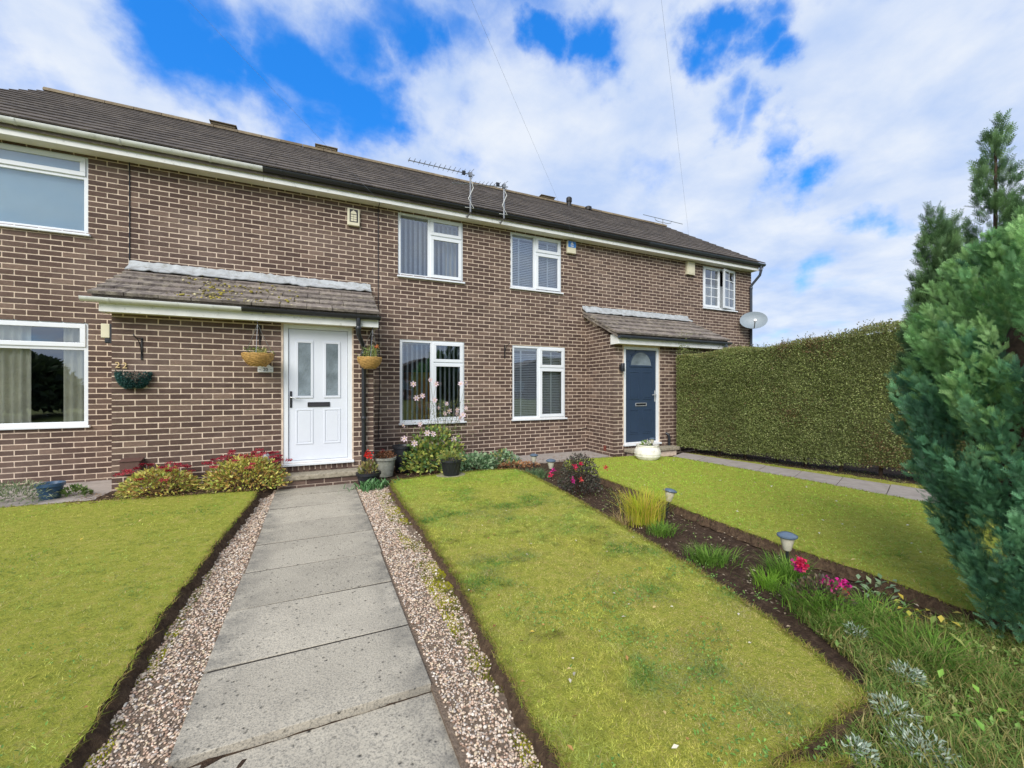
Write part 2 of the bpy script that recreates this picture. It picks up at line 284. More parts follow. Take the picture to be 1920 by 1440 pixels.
# ---------------------------------------------------------------- object helpers
def tag(o, label=None, cat=None, group=None, kind=None):
    if label: o['label'] = label
    if cat: o['category'] = cat
    if group: o['group'] = group
    if kind: o['kind'] = kind
    return o
def empty(name, loc, label, cat, group=None):
    o = bpy.data.objects.new(name, None); COL.objects.link(o); o.location = loc; o.empty_display_size = .1
    return tag(o, label, cat, group)
def link(name, me, parent=None, loc=None):
    o = bpy.data.objects.new(name, me); COL.objects.link(o)
    if parent is not None:
        o.parent = parent
    if loc is not None: o.location = loc
    return o
def wloc(o):
    v = Vector(o.location)
    return v + wloc(o.parent) if o.parent else v
class MB:
    """collects boxes, bars, tubes and turned shapes in world coordinates; build() links them as one mesh"""
    def __init__(s): s.v = []; s.f = []
    def add(s, vs, fs):
        n = len(s.v); s.v += [tuple(p) for p in vs]; s.f += [tuple(i + n for i in f) for f in fs]; return s
    def box(s, x0, x1, y0, y1, z0, z1):
        return s.add([(x0, y0, z0), (x1, y0, z0), (x1, y1, z0), (x0, y1, z0), (x0, y0, z1), (x1, y0, z1), (x1, y1, z1), (x0, y1, z1)],
                     [(0, 3, 2, 1), (4, 5, 6, 7), (0, 1, 5, 4), (1, 2, 6, 5), (2, 3, 7, 6), (3, 0, 4, 7)])
    def quad(s, a, b, c, d): return s.add([a, b, c, d], [(0, 1, 2, 3)])
    def prism(s, poly, axis, a, b):
        """polygon (pairs) extruded along axis 0/1/2 from a to b"""
        n = len(poly)
        def p(q, t):
            q = list(q); q.insert(axis, t); return tuple(q)
        s.add([p(q, a) for q in poly] + [p(q, b) for q in poly], [tuple(range(n))[::-1], tuple(range(n, 2 * n))] + [(i, (i + 1) % n, n + (i + 1) % n, n + i) for i in range(n)])
        return s
    def tube(s, pts, r, n=8, cap=True):
        pts = [Vector(p) for p in pts]; rs = r if isinstance(r, (list, tuple)) else [r] * len(pts); base = len(s.v); vs = []; up = None
        for i, p in enumerate(pts):
            d = (pts[min(i + 1, len(pts) - 1)] - pts[max(i - 1, 0)])
            d = d.normalized() if d.length > 1e-9 else Vector((0, 0, 1))
            if up is None: up = Vector((0, 0, 1)) if abs(d.z) < .9 else Vector((1, 0, 0))
            a = d.cross(up)
            if a.length < 1e-4: a = d.cross(Vector((0, 1, 0)))
            a.normalize(); b = a.cross(d).normalized(); up = b
            for k in range(n):
                t = 2 * math.pi * k / n; vs.append(p + (a * math.cos(t) + b * math.sin(t)) * rs[i])
        fs = []
        for i in range(len(pts) - 1):
            for k in range(n): fs.append((i * n + k, i * n + (k + 1) % n, (i + 1) * n + (k + 1) % n, (i + 1) * n + k))
        if cap: fs += [tuple(range(n))[::-1], tuple(range((len(pts) - 1) * n, len(pts) * n))]
        return s.add(vs, fs)
    def lathe(s, c, prof, n=24, sx=1, sy=1, closed=True):
        vs = []; fs = []
        for (r, z) in prof:
            for k in range(n):
                t = 2 * math.pi * k / n; vs.append((c[0] + r * math.cos(t) * sx, c[1] + r * math.sin(t) * sy, c[2] + z))
        for i in range(len(prof) - 1):
            for k in range(n): fs.append((i * n + k, i * n + (k + 1) % n, (i + 1) * n + (k + 1) % n, (i + 1) * n + k))
        if closed: fs += [tuple(range(n))[::-1], tuple(range((len(prof) - 1) * n, len(prof) * n))]
        return s.add(vs, fs)
    def build(s, name, mat, parent=None, smooth=False, bevel=0, origin=None):
        base = wloc(parent) if parent else Vector((0, 0, 0))
        org = Vector(origin) if origin is not None else (Vector((0, 0, 0)) if parent else Vector((0, 0, 0)))
        off = org if parent is None else base
        me = bpy.data.meshes.new(name); me.from_pydata([tuple(Vector(v) - off) for v in s.v], [], s.f); me.materials.append(MATS[mat]); me.update()
        if smooth:
            me.polygons.foreach_set('use_smooth', [True] * len(me.polygons))
            try: me.set_sharp_from_angle(angle=R(40))
            except Exception: pass
        o = link(name, me, parent)
        if parent is None: o.location = off
        if bevel:
            b = o.modifiers.new('bevel', 'BEVEL'); b.width = bevel; b.segments = 2; b.limit_method = 'ANGLE'; b.angle_limit = R(40)
        return o
def npmesh(name, V, Fc, mat, parent=None, col=None, smooth=False):
    """V (n,3) world coordinates, Fc (m,k) faces all of k corners, col (n,3) linear colours"""
    V = np.asarray(V, np.float32); Fc = np.asarray(Fc, np.int32); m, k = Fc.shape
    if parent is not None: V = V - np.array(wloc(parent), np.float32)
    me = bpy.data.meshes.new(name); me.vertices.add(len(V)); me.vertices.foreach_set('co', V.ravel())
    me.loops.add(m * k); me.loops.foreach_set('vertex_index', Fc.ravel()); me.polygons.add(m)
    me.polygons.foreach_set('loop_start', np.arange(m, dtype=np.int32) * k); me.update(calc_edges=True)
    if col is not None:
        c4 = np.ones((len(V), 4), np.float32); c4[:, :3] = col
        at = me.color_attributes.new('Col', 'FLOAT_COLOR', 'POINT'); at.data.foreach_set('color', c4.ravel())
    if smooth: me.polygons.foreach_set('use_smooth', np.ones(m, bool))
    me.materials.append(MATS[mat]); me.validate(); return link(name, me, parent)
def vnoise(P, scale, seed=0):
    """smooth value noise 0..1 on points (n,2)"""
    r = np.random.default_rng(seed); T = r.random((64, 64)); q = P * scale + 100.37
    i = np.floor(q).astype(int); f = q - i; f = f * f * (3 - 2 * f)
    a = T[i[:, 0] % 64, i[:, 1] % 64]; b = T[(i[:, 0] + 1) % 64, i[:, 1] % 64]; c = T[i[:, 0] % 64, (i[:, 1] + 1) % 64]; d = T[(i[:, 0] + 1) % 64, (i[:, 1] + 1) % 64]
    return (a * (1 - f[:, 0]) + b * f[:, 0]) * (1 - f[:, 1]) + (c * (1 - f[:, 0]) + d * f[:, 0]) * f[:, 1]
def fbm(P, scale, seed=0): return .55 * vnoise(P, scale, seed) + .3 * vnoise(P, scale * 2.3, seed + 1) + .15 * vnoise(P, scale * 5.1, seed + 2)
def inpoly(P, poly):
    x, y = P[:, 0], P[:, 1]; res = np.zeros(len(P), bool); n = len(poly)
    for i in range(n):
        x0, y0 = poly[i]; x1, y1 = poly[(i + 1) % n]
        c = ((y0 > y) != (y1 > y)) & (x < (x1 - x0) * (y - y0) / (y1 - y0 + 1e-12) + x0); res ^= c
    return res
def unit(A): return A / np.maximum(np.linalg.norm(A, axis=1, keepdims=True), 1e-9)
def pal(cols, n, jit=.12):
    """random choice from colours with brightness jitter"""
    c = np.array([k[:3] for k in cols])[RNG.integers(0, len(cols), n)]
    return c * (1 + jit * RNG.standard_normal((n, 1))).clip(.55, 1.6)
def leafmesh(P, D, L, W, N=None, fold=.25):
    """folded rhombus leaves: base P, direction D, length L, width W; returns V, F(tri)"""
    n = len(P); D = unit(D); A = RNG.standard_normal((n, 3)) if N is None else N
    Sd = unit(np.cross(D, A)); Up = np.cross(Sd, D); L = np.broadcast_to(L, (n,))[:, None]; W = np.broadcast_to(W, (n,))[:, None]
    mid = P + D * L * .5; V = np.stack([P, mid + Sd * W * .5 + Up * W * fold, P + D * L, mid - Sd * W * .5 + Up * W * fold], 1).reshape(-1, 3)
    b = np.arange(n)[:, None] * 4; Fc = np.concatenate([b + np.array([[0, 1, 2]]), b + np.array([[0, 2, 3]])], 1).reshape(-1, 3)
    return V, Fc
def bladesmesh(P, H_, W, lean, seg=3, az=None):
    """curved tapering blades from P; H_ height, lean = tip offset as share of height"""
    n = len(P); az = RNG.random(n) * 2 * math.pi if az is None else az
    d = np.stack([np.cos(az), np.sin(az), np.zeros(n)], 1); wd = np.stack([-np.sin(az + RNG.normal(0, .6, n)), np.cos(az + RNG.normal(0, .6, n)), np.zeros(n)], 1)
    H_ = np.broadcast_to(H_, (n,)); W = np.broadcast_to(W, (n,)); lean = np.broadcast_to(lean, (n,)); rows = []
    for i in range(seg):
        t = i / seg; z = H_ * t * (1 - .25 * lean * t); c = P + d * (H_ * lean * t * t)[:, None]; c = c + np.array([0, 0, 1]) * z[:, None]; ww = (W * (1 - .55 * t) * .5)[:, None]
        rows += [c - wd * ww, c + wd * ww]
    tip = P + d * (H_ * lean)[:, None] + np.array([0, 0, 1]) * (H_ * (1 - .25 * lean))[:, None]; rows.append(tip)
    k = 2 * seg + 1; V = np.stack(rows, 1).reshape(-1, 3); fs = []
    for i in range(seg - 1): fs += [[2 * i, 2 * i + 1, 2 * i + 3], [2 * i, 2 * i + 3, 2 * i + 2]]
    fs.append([2 * seg - 2, 2 * seg - 1, 2 * seg]); Fc = (np.arange(n)[:, None, None] * k + np.array(fs)[None]).reshape(-1, 3)
    return V, Fc, k

# ================================================================ GROUND
WY, PY = 7.75, 6.80                 # main facade and porch fronts
def lz_left(x, y): return .065 + .02 * (-.7 - x) + .008 * (y - 1.5)
def sheet(name, poly, z, mat, kind='structure', skirt=None, skirt_mat=None, parent=None, flare=0.0):
    zf = z if callable(z) else (lambda x, y: z)
    from mathutils.geometry import tessellate_polygon
    tri = tessellate_polygon([[Vector((x, y, 0)) for x, y in poly]])
    me = bpy.data.meshes.new(name); n = len(poly); vs = [(x, y, zf(x, y)) for x, y in poly]; fs = [tuple(t) for t in tri]
    area = sum(poly[i][0] * poly[(i + 1) % n][1] - poly[(i + 1) % n][0] * poly[i][1] for i in range(n))
    def up(t):
        a, b, c = (poly[i] for i in t); return t if (b[0] - a[0]) * (c[1] - a[1]) - (b[1] - a[1]) * (c[0] - a[0]) > 0 else t[::-1]
    fs = [up(t) for t in fs]; nt_ = len(fs)
    if skirt is not None:
        sg = 1 if area > 0 else -1
        for i in range(n):
            a, b = Vector(poly[i - 3]), Vector(poly[(i + 3) % n]); t = (b - a); t = t.normalized() if t.length > 1e-6 else Vector((1, 0)); o_ = Vector((t.y, -t.x)) * sg * flare * (1 + .25 * math.sin(i * 1.7))
            vs.append((poly[i][0] + o_.x, poly[i][1] + o_.y, skirt))
        for i in range(n):
            j = (i + 1) % n; fs.append((i, n + i, n + j, j) if area > 0 else (j, n + j, n + i, i))
    me.from_pydata(vs, [], fs); me.materials.append(MATS[mat])
    if skirt is not None:
        me.materials.append(MATS[skirt_mat or mat])
        for i, p in enumerate(me.polygons): p.material_index = 0 if i < nt_ else 1
    me.update(); o = link(name, me, parent)
    if kind: o['kind'] = kind
    return o
def wobble(poly, step=.05, amp=.018, seed=3):
    out = []; r = random.Random(seed); n = len(poly); ph = [r.random() * 9 for _ in range(4)]; s = 0
    for i in range(n):
        a, b = Vector(poly[i]), Vector(poly[(i + 1) % n]); L = (b - a).length; k = max(1, int(min(L, 14) / step)); nr = Vector((-(b - a).y, (b - a).x)).normalized()
        for j in range(k):
            p = a.lerp(b, j / k); s += L / k
            off = amp * (.5 * math.sin(s * 5 + ph[0]) + .6 * math.sin(s * 17 + ph[1]) + .5 * math.sin(s * 39 + ph[2])) + r.gauss(0, amp * .45)
            out.append(tuple(p + nr * off))
    return out
def smoothline(pts, k=6):
    """Catmull-Rom through points"""
    out = []; P = [Vector(p) for p in pts]; P = [P[0] * 2 - P[1]] + P + [P[-1] * 2 - P[-2]]
    for i in range(1, len(P) - 2):
        for j in range(k):
            t = j / k; a, b, c, d = P[i - 1:i + 3]
            out.append(tuple(.5 * ((2 * b) + (c - a) * t + (2 * a - 5 * b + 4 * c - d) * t * t + (3 * b - a - 3 * c + d) * t ** 3)))
    out.append(tuple(P[-2])); return out
sheet('ground', [(900 * math.cos(t * math.pi / 24), 900 * math.sin(t * math.pi / 24)) for t in range(48)], -.06, 'far_ground')
# soil of the garden, a finely lumpy sheet
def soil_sheet(name, x0, x1, y0, y1, z, amp, step, seed, mat='soil'):
    nx, ny = int((x1 - x0) / step) + 1, int((y1 - y0) / step) + 1
    X, Y = np.meshgrid(np.linspace(x0, x1, nx), np.linspace(y0, y1, ny)); P = np.stack([X.ravel(), Y.ravel()], 1)
    Z = z + amp * (fbm(P, 9, seed) - .5) * 2 + amp * .6 * (vnoise(P, 31, seed + 7) - .5) * 2
    V = np.column_stack([P, Z]); i = (np.arange(ny - 1)[:, None] * nx + np.arange(nx - 1)[None]).ravel()
    o = npmesh(name, V, np.stack([i, i + 1, i + nx + 1, i + nx], 1), mat); o['kind'] = 'structure'; return o
soil_sheet('garden_soil', -8, 10, -1.5, 7.9, -.02, .012, .06, 5)
LZ = .065
# the three lawns
L_right = smoothline([gp(480, 935, LZ), gp(440, 980, LZ), gp(400, 1030, LZ), gp(330, 1120, LZ), gp(240, 1250, LZ), gp(165, 1370, LZ)])
lawn_left = [(-.70, 6.2)] + L_right[1:] + [(-.86, 1.5), (-.88, .2), (-8, .2), (-8, 6.25), (-4.2, 6.28), (-2.4, 6.3)]
R_left = smoothline([gp(1060, 1440, LZ), gp(960, 1280, LZ), gp(880, 1120, LZ), gp(800, 1000, LZ), gp(735, 908, LZ), gp(770, 897, LZ), gp(850, 887, LZ), gp(950, 880, LZ), gp(985, 886, LZ), gp(1060, 925, LZ), gp(1130, 965, LZ), gp(1290, 1060, LZ), gp(1440, 1160, LZ), gp(1620, 1300, LZ)])
lawn_mid = R_left + [gp(1530, 1370, LZ), gp(1440, 1440, LZ), (1.75, .86), (.84, .86)]
B_far = smoothline([gp(1060, 880, LZ), gp(1130, 897, LZ), gp(1260, 945, LZ), gp(1420, 1005, LZ), gp(1600, 1065, LZ), gp(1790, 1135, LZ)])
lawn_next = [(5.0, 6.55), (4.2, 6.62)] + [p for p in B_far] + [(3.75, .2), (4.6, -1.0), (6.6, -1.0), (6.52, 2.6), (6.5, 3.9), (6.36, 6.0), (5.9, 6.45)]
verge = [(6.98, 6.42), (7.42, 3.0), (7.5, -1), (8.6, -1), (8.4, 3.0), (7.5, 6.6)]
LAWNS = []
for nm, pl, sd_ in (('lawn', lawn_left, 1), ('lawn', lawn_mid, 2), ('lawn', lawn_next, 4)):
    p = wobble(pl, .05, .009, sd_); LAWNS.append(p); sheet(nm, p, lz_left if sd_ == 1 else LZ, 'turf', skirt=-.012, skirt_mat='turf_edge', flare=.06)
VERGE = wobble(verge, .08, .02, 9); sheet('grass_verge', VERGE, .03, 'turf', skirt=-.05, skirt_mat='turf_edge')

# gravel strips either side of the path
sheet('gravel_strip', [(-.49, 1.0), (-.49, 6.62), (-.75, 6.62), (-.86, 4.4), (-.92, 1.0)], .004, 'gravel_bed', skirt=-.05)
sheet('gravel_strip', [(.49, 1.0), (.92, 1.0), (1.0, 3.6), (1.06, 6.3), (.6, 6.5), (.49, 6.5)], .004, 'gravel_bed', skirt=-.05)
ico_v = []; 
def ico():
    t = (1 + 5 ** .5) / 2
    v = np.array([(-1, t, 0), (1, t, 0), (-1, -t, 0), (1, -t, 0), (0, -1, t), (0, 1, t), (0, -1, -t), (0, 1, -t), (t, 0, -1), (t, 0, 1), (-t, 0, -1), (-t, 0, 1)], float); v /= np.linalg.norm(v[0])
    f = np.array([(0, 11, 5), (0, 5, 1), (0, 1, 7), (0, 7, 10), (0, 10, 11), (1, 5, 9), (5, 11, 4), (11, 10, 2), (10, 7, 6), (7, 1, 8), (3, 9, 4), (3, 4, 2), (3, 2, 6), (3, 6, 8), (3, 8, 9), (4, 9, 5), (2, 4, 11), (6, 2, 10), (8, 6, 7), (9, 8, 1)])
    return v, f
def pebbles(P, size, cols, name, z0=.006, parent=None, smooth=True):
    iv, jf = ico(); n = len(P); sc = size[:, None] * RNG.uniform(.6, 1.35, (n, 3)) * np.array([1, 1, .62]); a = RNG.random(n) * 6.28
    V = iv[None] * sc[:, None, :] * (1 + .14 * RNG.standard_normal((n, 12, 1)))
    x = V[:, :, 0] * np.cos(a)[:, None] - V[:, :, 1] * np.sin(a)[:, None]; y = V[:, :, 0] * np.sin(a)[:, None] + V[:, :, 1] * np.cos(a)[:, None]; V[:, :, 0] = x; V[:, :, 1] = y
    V[:, :, :2] += P[:, None, :2]; V[:, :, 2] += (z0 + (P[:, 2] if P.shape[1] > 2 else 0) + RNG.uniform(-.3, .5, n) * size)[:, None]
    Fc = (np.arange(n)[:, None, None] * 12 + jf[None]).reshape(-1, 3)
    return npmesh(name, V.reshape(-1, 3), Fc, 'pebble', parent, np.repeat(cols, 12, 0), smooth)
PEB = [S(200, 178, 158), S(212, 194, 174), S(184, 160, 138), S(220, 208, 194), S(164, 146, 130), S(196, 166, 144), S(176, 166, 156), S(150, 124, 106), S(206, 188, 160)]
def gravel(x0, x1, y0, y1, inside, n0):
    P = np.column_stack([RNG.uniform(x0, x1, n0), y0 + (y1 - y0) * RNG.random(n0) ** 1.5]); P = P[inside(P)]
    sz = RNG.uniform(.004, .0078, len(P)) * (1 + .12 * np.maximum(0, P[:, 1] - 2)); keep = RNG.random(len(P)) < 1
    c = pal(PEB, len(P), .1) * .95; return P[keep], sz[keep], c[keep]
def lawnclear(P): return ~(inpoly(P, LAWNS[0]) | inpoly(P, LAWNS[1]))
def left_in(P): return lawnclear(P) & (P[:, 0] < -.505) & (P[:, 0] > -.74 - .06 * (vnoise(P, 3, 2) - .3) - .05 * (6.2 - P[:, 1]) / 5)
def right_in(P): return lawnclear(P) & (P[:, 0] > .515) & (P[:, 0] < .76 + .26 * (vnoise(P, 2.6, 5)) + .05 * (P[:, 1] > 5) - RNG.random(len(P)) * .08)
Pl, sl_, cl = gravel(-1, -.5, 1.0, 6.55, left_in, 18000); Pr, sr_, cr_ = gravel(.5, 1.1, 1.0, 6.35, right_in, 21500)
tag(pebbles(Pl, sl_, cl, 'gravel'), 'pinkish pea gravel between the left lawn and the slab path', 'gravel', kind='stuff')
tag(pebbles(Pr, sr_, cr_, 'gravel'), 'pinkish pea gravel between the slab path and the middle lawn', 'gravel', kind='stuff')
# scattered larger pale stones at the strip edges
n = 330; P = np.column_stack([RNG.uniform(.7, 1.0, n), RNG.uniform(1, 6.3, n)]); P2 = np.column_stack([RNG.uniform(-.88, -.7, n // 3), RNG.uniform(1.6, 6.5, n // 3)]); P = np.concatenate([P, P2]); P = P[lawnclear(P)]
tag(pebbles(P, RNG.uniform(.006, .014, len(P)), pal([S(206, 196, 178), S(190, 176, 156), S(222, 214, 200)], len(P)), 'loose_stones', .004), 'pale loose stones strewn on the soil beside the gravel', 'stones', kind='stuff')

# concrete slab path
path = tag(bpy.data.objects.new('path', None), kind='structure'); COL.objects.link(path)
ys = [.74, 1.34, 1.945, 2.50, 3.11, 3.71, 4.32, 4.92, 5.53, 6.13, 6.60]
for i in range(len(ys) - 1):
    lo = -.028 if i < 2 else 0
    z1 = .018 + lo + random.uniform(-.003, .003); tl = random.uniform(-.003, .003); xo = random.uniform(-.006, .006)
    b = MB(); x0, x1 = -.5 + xo, .497 + xo; y0, y1 = ys[i] + .007, ys[i + 1] - .007
    if i < 2: x0 += .012; x1 += .012
    b.box(x0, x1, y0, y1, -.045, z1)
    b.v = [(x, y, z + (tl * (1 if x > 0 else -1) + (.004 if (i == 2 and y < 2.2) else 0) if z > -.02 else 0)) for x, y, z in b.v]
    b.build('paving_slab', 'concrete_slab', path, bevel=.003)
    if i > 2: MB().box(-.49, .49, ys[i] - .0065, ys[i] + .0065, -.04, .0135).build('joint', 'joint_dirt', path)
# neighbour's path beside the hedge
path2 = tag(bpy.data.objects.new('path', None), kind='structure'); COL.objects.link(path2)
a0, a1, b0, b1 = Vector((6.36, 6.12)), Vector((6.54, 2.2)), Vector((6.98, 6.42)), Vector((7.42, 2.5)); ns = 7
for i in range(ns):
    q = [a0.lerp(a1, i / ns), a0.lerp(a1, (i + .985) / ns), b0.lerp(b1, (i + .985) / ns), b0.lerp(b1, i / ns)]; zt = .055 + random.uniform(-.004, .004)
    MB().prism([tuple(p) for p in q], 2, -.04, zt).build('paving_slab', 'slab_pale', path2, bevel=.005)
# paved strips against the walls
for (x0, x1, y0, y1, z) in ((3.2, 5.47, 6.95, 7.72, .02), (-6, -2.33, 6.45, 7.72, .12)):
    st = tag(bpy.data.objects.new('paved_strip', None), kind='structure'); COL.objects.link(st); k = int((x1 - x0) / .6) + 1
    for i in range(k):
        xa = x0 + (x1 - x0) * i / k; MB().box(xa + .004, x0 + (x1 - x0) * (i + 1) / k - .004, y0, y1, -.04, z + random.uniform(-.004, .004)).build('paving_slab', 'slab_pale', st, bevel=.005)

# ================================================================ TERRACE
CH, BL, MJ = .0745, .2325, .0155
brick_me = None
def unit_brick():
    global brick_me
    if brick_me: return brick_me
    b = MB().box(-.5, .5, 0, 1, -.5, .5); o = b.build('brick_source', 'brick'); brick_me = o.data
    e = .035     # softened arrises: the front face is a little smaller than the body
    for v in brick_me.vertices:
        if v.co.y < .5: pass
    bpy.data.objects.remove(o); brick_me.name = 'brick'; return brick_me
def lay(x0, x1, z0, z1, holes, ph=0.0):
    """bricks of a stretcher-bond panel as (centre, height-centre, length)"""
    out = []; k = int(math.floor(z0 / CH + .01))
    while (k + .6) * CH < z1:
        zc = (k + .5) * CH; segs = [(x0, x1)]
        for (a, b, c, d) in holes:
            if c < zc < d:
                ns_ = []
                for (p, q) in segs:
                    if b <= p or a >= q: ns_.append((p, q)); continue
                    if a > p: ns_.append((p, a))
                    if b < q: ns_.append((b, q))
                segs = ns_
        for (p, q) in segs:
            j0 = int(math.floor((p - ph) / BL)) - 1; j1 = int(math.ceil((q - ph) / BL)) + 1
            for j in range(j0, j1):
                a = ph + j * BL + (k % 2) * BL / 2; b = a + BL - MJ; a, b = max(a, p), min(b, q)
                if b - a > .012: out.append(((a + b) / 2, zc, b - a))
        k += 1
    return out
def brickwork(parent, bricks, Y, side=None, maxn=300, sunk=.03):
    """first the bricks that show largest, each an object; the rest one mesh. side=(X) turns the panel to face -X (centre runs along Y)"""
    ub = unit_brick(); base = wloc(parent)
    def dist(b):
        x, y = (b[0], Y) if side is None else (side, b[0]); return (x * x + y * y + (b[1] - H) ** 2) / max(.05, (b[2] / BL)) ** .5
    bs = sorted(bricks, key=dist); rest = MB()
    for i, (c, z, l) in enumerate(bs):
        h = CH - MJ + random.uniform(-.0015, .0015); pr = random.uniform(-.0015, .0015); dz = random.gauss(0, .0007)
        if i < maxn:
            o = link('brick', ub, parent)
            if side is None: o.location = Vector((c, Y + pr, z + dz)) - base; o.scale = (l, sunk, h)
            else: o.location = Vector((side + pr, c, z + dz)) - base; o.rotation_euler = (0, 0, -math.pi / 2); o.scale = (l, sunk, h)
        else:
            if side is None: rest.box(c - l / 2, c + l / 2, Y + pr, Y + sunk, z + dz - h / 2, z + dz + h / 2)
            else: rest.box(side + pr, side + sunk, c - l / 2, c + l / 2, z + dz - h / 2, z + dz + h / 2)
    if rest.v:
        o = rest.build('brickwork', 'brick', parent); o['kind'] = 'stuff'
def mortar_wall(x0, x1, z0, z1, Y, holes, thick=.24):
    """one sheet with openings and reveals"""
    m = MB(); xs = sorted({x0, x1, *[h[0] for h in holes], *[h[1] for h in holes]}); zs = sorted({z0, z1, *[h[2] for h in holes], *[h[3] for h in holes]})
    xs = [x for x in xs if x0 <= x <= x1]; zs = [z for z in zs if z0 <= z <= z1]; y = Y + .0045
    for i in range(len(xs) - 1):
        for j in range(len(zs) - 1):
            xc, zc = (xs[i] + xs[i + 1]) / 2, (zs[j] + zs[j + 1]) / 2
            if any(a < xc < b and c < zc < d for a, b, c, d in holes): continue
            m.quad((xs[i], y, zs[j]), (xs[i + 1], y, zs[j]), (xs[i + 1], y, zs[j + 1]), (xs[i], y, zs[j + 1]))
            m.quad((xs[i], y + thick, zs[j + 1]), (xs[i + 1], y + thick, zs[j + 1]), (xs[i + 1], y + thick, zs[j]), (xs[i], y + thick, zs[j]))
    for (a, b, c, d) in holes:
        y2 = y + thick
        m.quad((a, y, c), (a, y2, c), (a, y2, d), (a, y, d)); m.quad((b, y, d), (b, y2, d), (b, y2, c), (b, y, c))
        m.quad((a, y, d), (a, y2, d), (b, y2, d), (b, y, d)); m.quad((a, y, c), (b, y, c), (b, y2, c), (a, y2, c))
    return m
def frame_box(m, x0, x1, z0, z1, y0, y1, wd):
    m.box(x0, x1, y0, y1, z0, z0 + wd); m.box(x0, x1, y0, y1, z1 - wd, z1); m.box(x0, x0 + wd, y0, y1, z0 + wd, z1 - wd); m.box(x1 - wd, x1, y0, y1, z0 + wd, z1 - wd)
def pane(win, x0, x1, z0, z1, y, mat='glass'):
    MB().quad((x0, y, z0), (x1, y, z0), (x1, y, z1), (x0, y, z1)).build('glass_pane', mat, win)
def window(house, x0, x1, z0, z1, style, split=.47, top=.30):
    Y = WY + .018; fw = .05; m = MB(); frame_box(m, x0, x1, z0, z1, Y, Y + .07, fw)
    win = None; W = x1 - x0; Hh = z1 - z0; sashes = []; panes = []
    if style == 'casement':
        xm = x0 + W * split; zt = z1 - Hh * top
        m.box(xm - .03, xm + .03, Y + .001, Y + .069, z0 + fw, z1 - fw); m.box(xm + .03, x1 - fw, Y + .002, Y + .068, zt - .025, zt + .025)
        panes.append((x0 + fw, xm - .03, z0 + fw, z1 - fw))
        sashes += [(xm + .02, x1 - .03, zt + .012, z1 - .03), (xm + .02, x1 - .03, z0 + .03, zt - .012)]
    elif style == 'picture':
        zt = z1 - Hh * top
        m.box(x0 + fw, x1 - fw, Y + .002, Y + .068, zt - .03, zt + .03); panes.append((x0 + fw, x1 - fw, z0 + fw, zt - .03)); sashes.append((x0 + .03, x1 - .03, zt + .012, z1 - .03))
    elif style == 'georgian':
        xm = x0 + W * .5; m.box(xm - .03, xm + .03, Y + .001, Y + .069, z0 + fw, z1 - fw)
    win = m.build('window', 'upvc', house, bevel=.004)
    for p in panes: pane(win, *p, Y + .03)
    for i, (a, b, c, d) in enumerate(sashes):
        s = MB(); frame_box(s, a, b, c, d, Y - .018, Y + .03, .058); o = s.build('casement', 'upvc', win, bevel=.004); pane(win, a + .055, b - .055, c + .055, d - .055, Y + .004)
    MB().box(x0 - .02, x1 + .03, Y - .065, Y + .02, z0 - .032, z0 - .001).build('sill', 'upvc', win, bevel=.006)
    if style == 'georgian':
        def sash(a, b, c, d, ang):
            s = MB(); frame_box(s, 0, b - a, c, d, -.02, .028, .055); gb = MB(); w_ = b - a
            gb.box(w_ / 2 - .009, w_ / 2 + .009, -.004, .012, c + .055, d - .055)
            for k in range(1, 4):
                zz = c + .055 + (d - c - .11) * k / 4; gb.box(.055, w_ - .055, -.0035, .0115, zz - .009, zz + .009)
            for mb, nm, mt in ((s, 'casement', 'upvc'), (gb, 'glazing_bar', 'upvc'), (MB().quad((.055, .004, c + .055), (w_ - .055, .004, c + .055), (w_ - .055, .004, d - .055), (.055, .004, d - .055)), 'glass_pane', 'glass')):
                ca, sa = math.cos(ang), math.sin(ang)
                # hinge on the right-hand stile, opening outwards
                mb.v = [(b + (x - w_) * ca + y * sa, Y - .004 + (x - w_) * sa * 1 + y * ca, z) for x, y, z in mb.v]; mb.build(nm, mt, win)
        xm = x0 + W * .5; sash(x0 + .03, xm - .01, z0 + .03, z1 - .03, 0); sash(xm + .01, x1 - .03, z0 + .03, z1 - .03, R(11))
    return win
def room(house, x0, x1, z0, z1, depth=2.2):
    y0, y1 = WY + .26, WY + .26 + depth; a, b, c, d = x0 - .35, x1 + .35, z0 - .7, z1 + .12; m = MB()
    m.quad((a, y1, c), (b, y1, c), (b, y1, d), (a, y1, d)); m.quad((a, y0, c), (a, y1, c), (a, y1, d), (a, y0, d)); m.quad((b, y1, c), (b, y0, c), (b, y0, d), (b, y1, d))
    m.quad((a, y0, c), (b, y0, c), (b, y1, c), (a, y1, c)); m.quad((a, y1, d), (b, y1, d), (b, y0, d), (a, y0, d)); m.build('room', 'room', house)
SOF, FY, RY0, RZ0, RY1, RZ1 = 4.655, 7.545, 7.44, 4.84, 11.1, 7.14
tile_me = {}
def tile_mesh(key, w_, l, th, mat, camber=0.0):
    if key in tile_me: return tile_me[key]
    b = MB(); n = 3; prof = [(-w_ / 2, 0), (-w_ / 6, camber), (w_ / 6, camber), (w_ / 2, 0)]
    vs = [(x, 0, z) for x, z in prof] + [(x, l, z) for x, z in prof] + [(x, 0, z - th) for x, z in prof] + [(x, l, z - th) for x, z in prof]
    fs = []
    for i in range(3): fs += [(i, i + 1, 5 + i, 4 + i), (8 + i + 1, 8 + i, 12 + i, 12 + i + 1), (i + 1, i, 8 + i, 9 + i)]
    fs += [(0, 4, 12, 8), (7, 3, 11, 15), (4, 5, 13, 12), (5, 6, 14, 13), (6, 7, 15, 14)]
    o = b.add(vs, fs).build('t', mat); me = o.data; bpy.data.objects.remove(o); me.name = key; tile_me[key] = me; return me
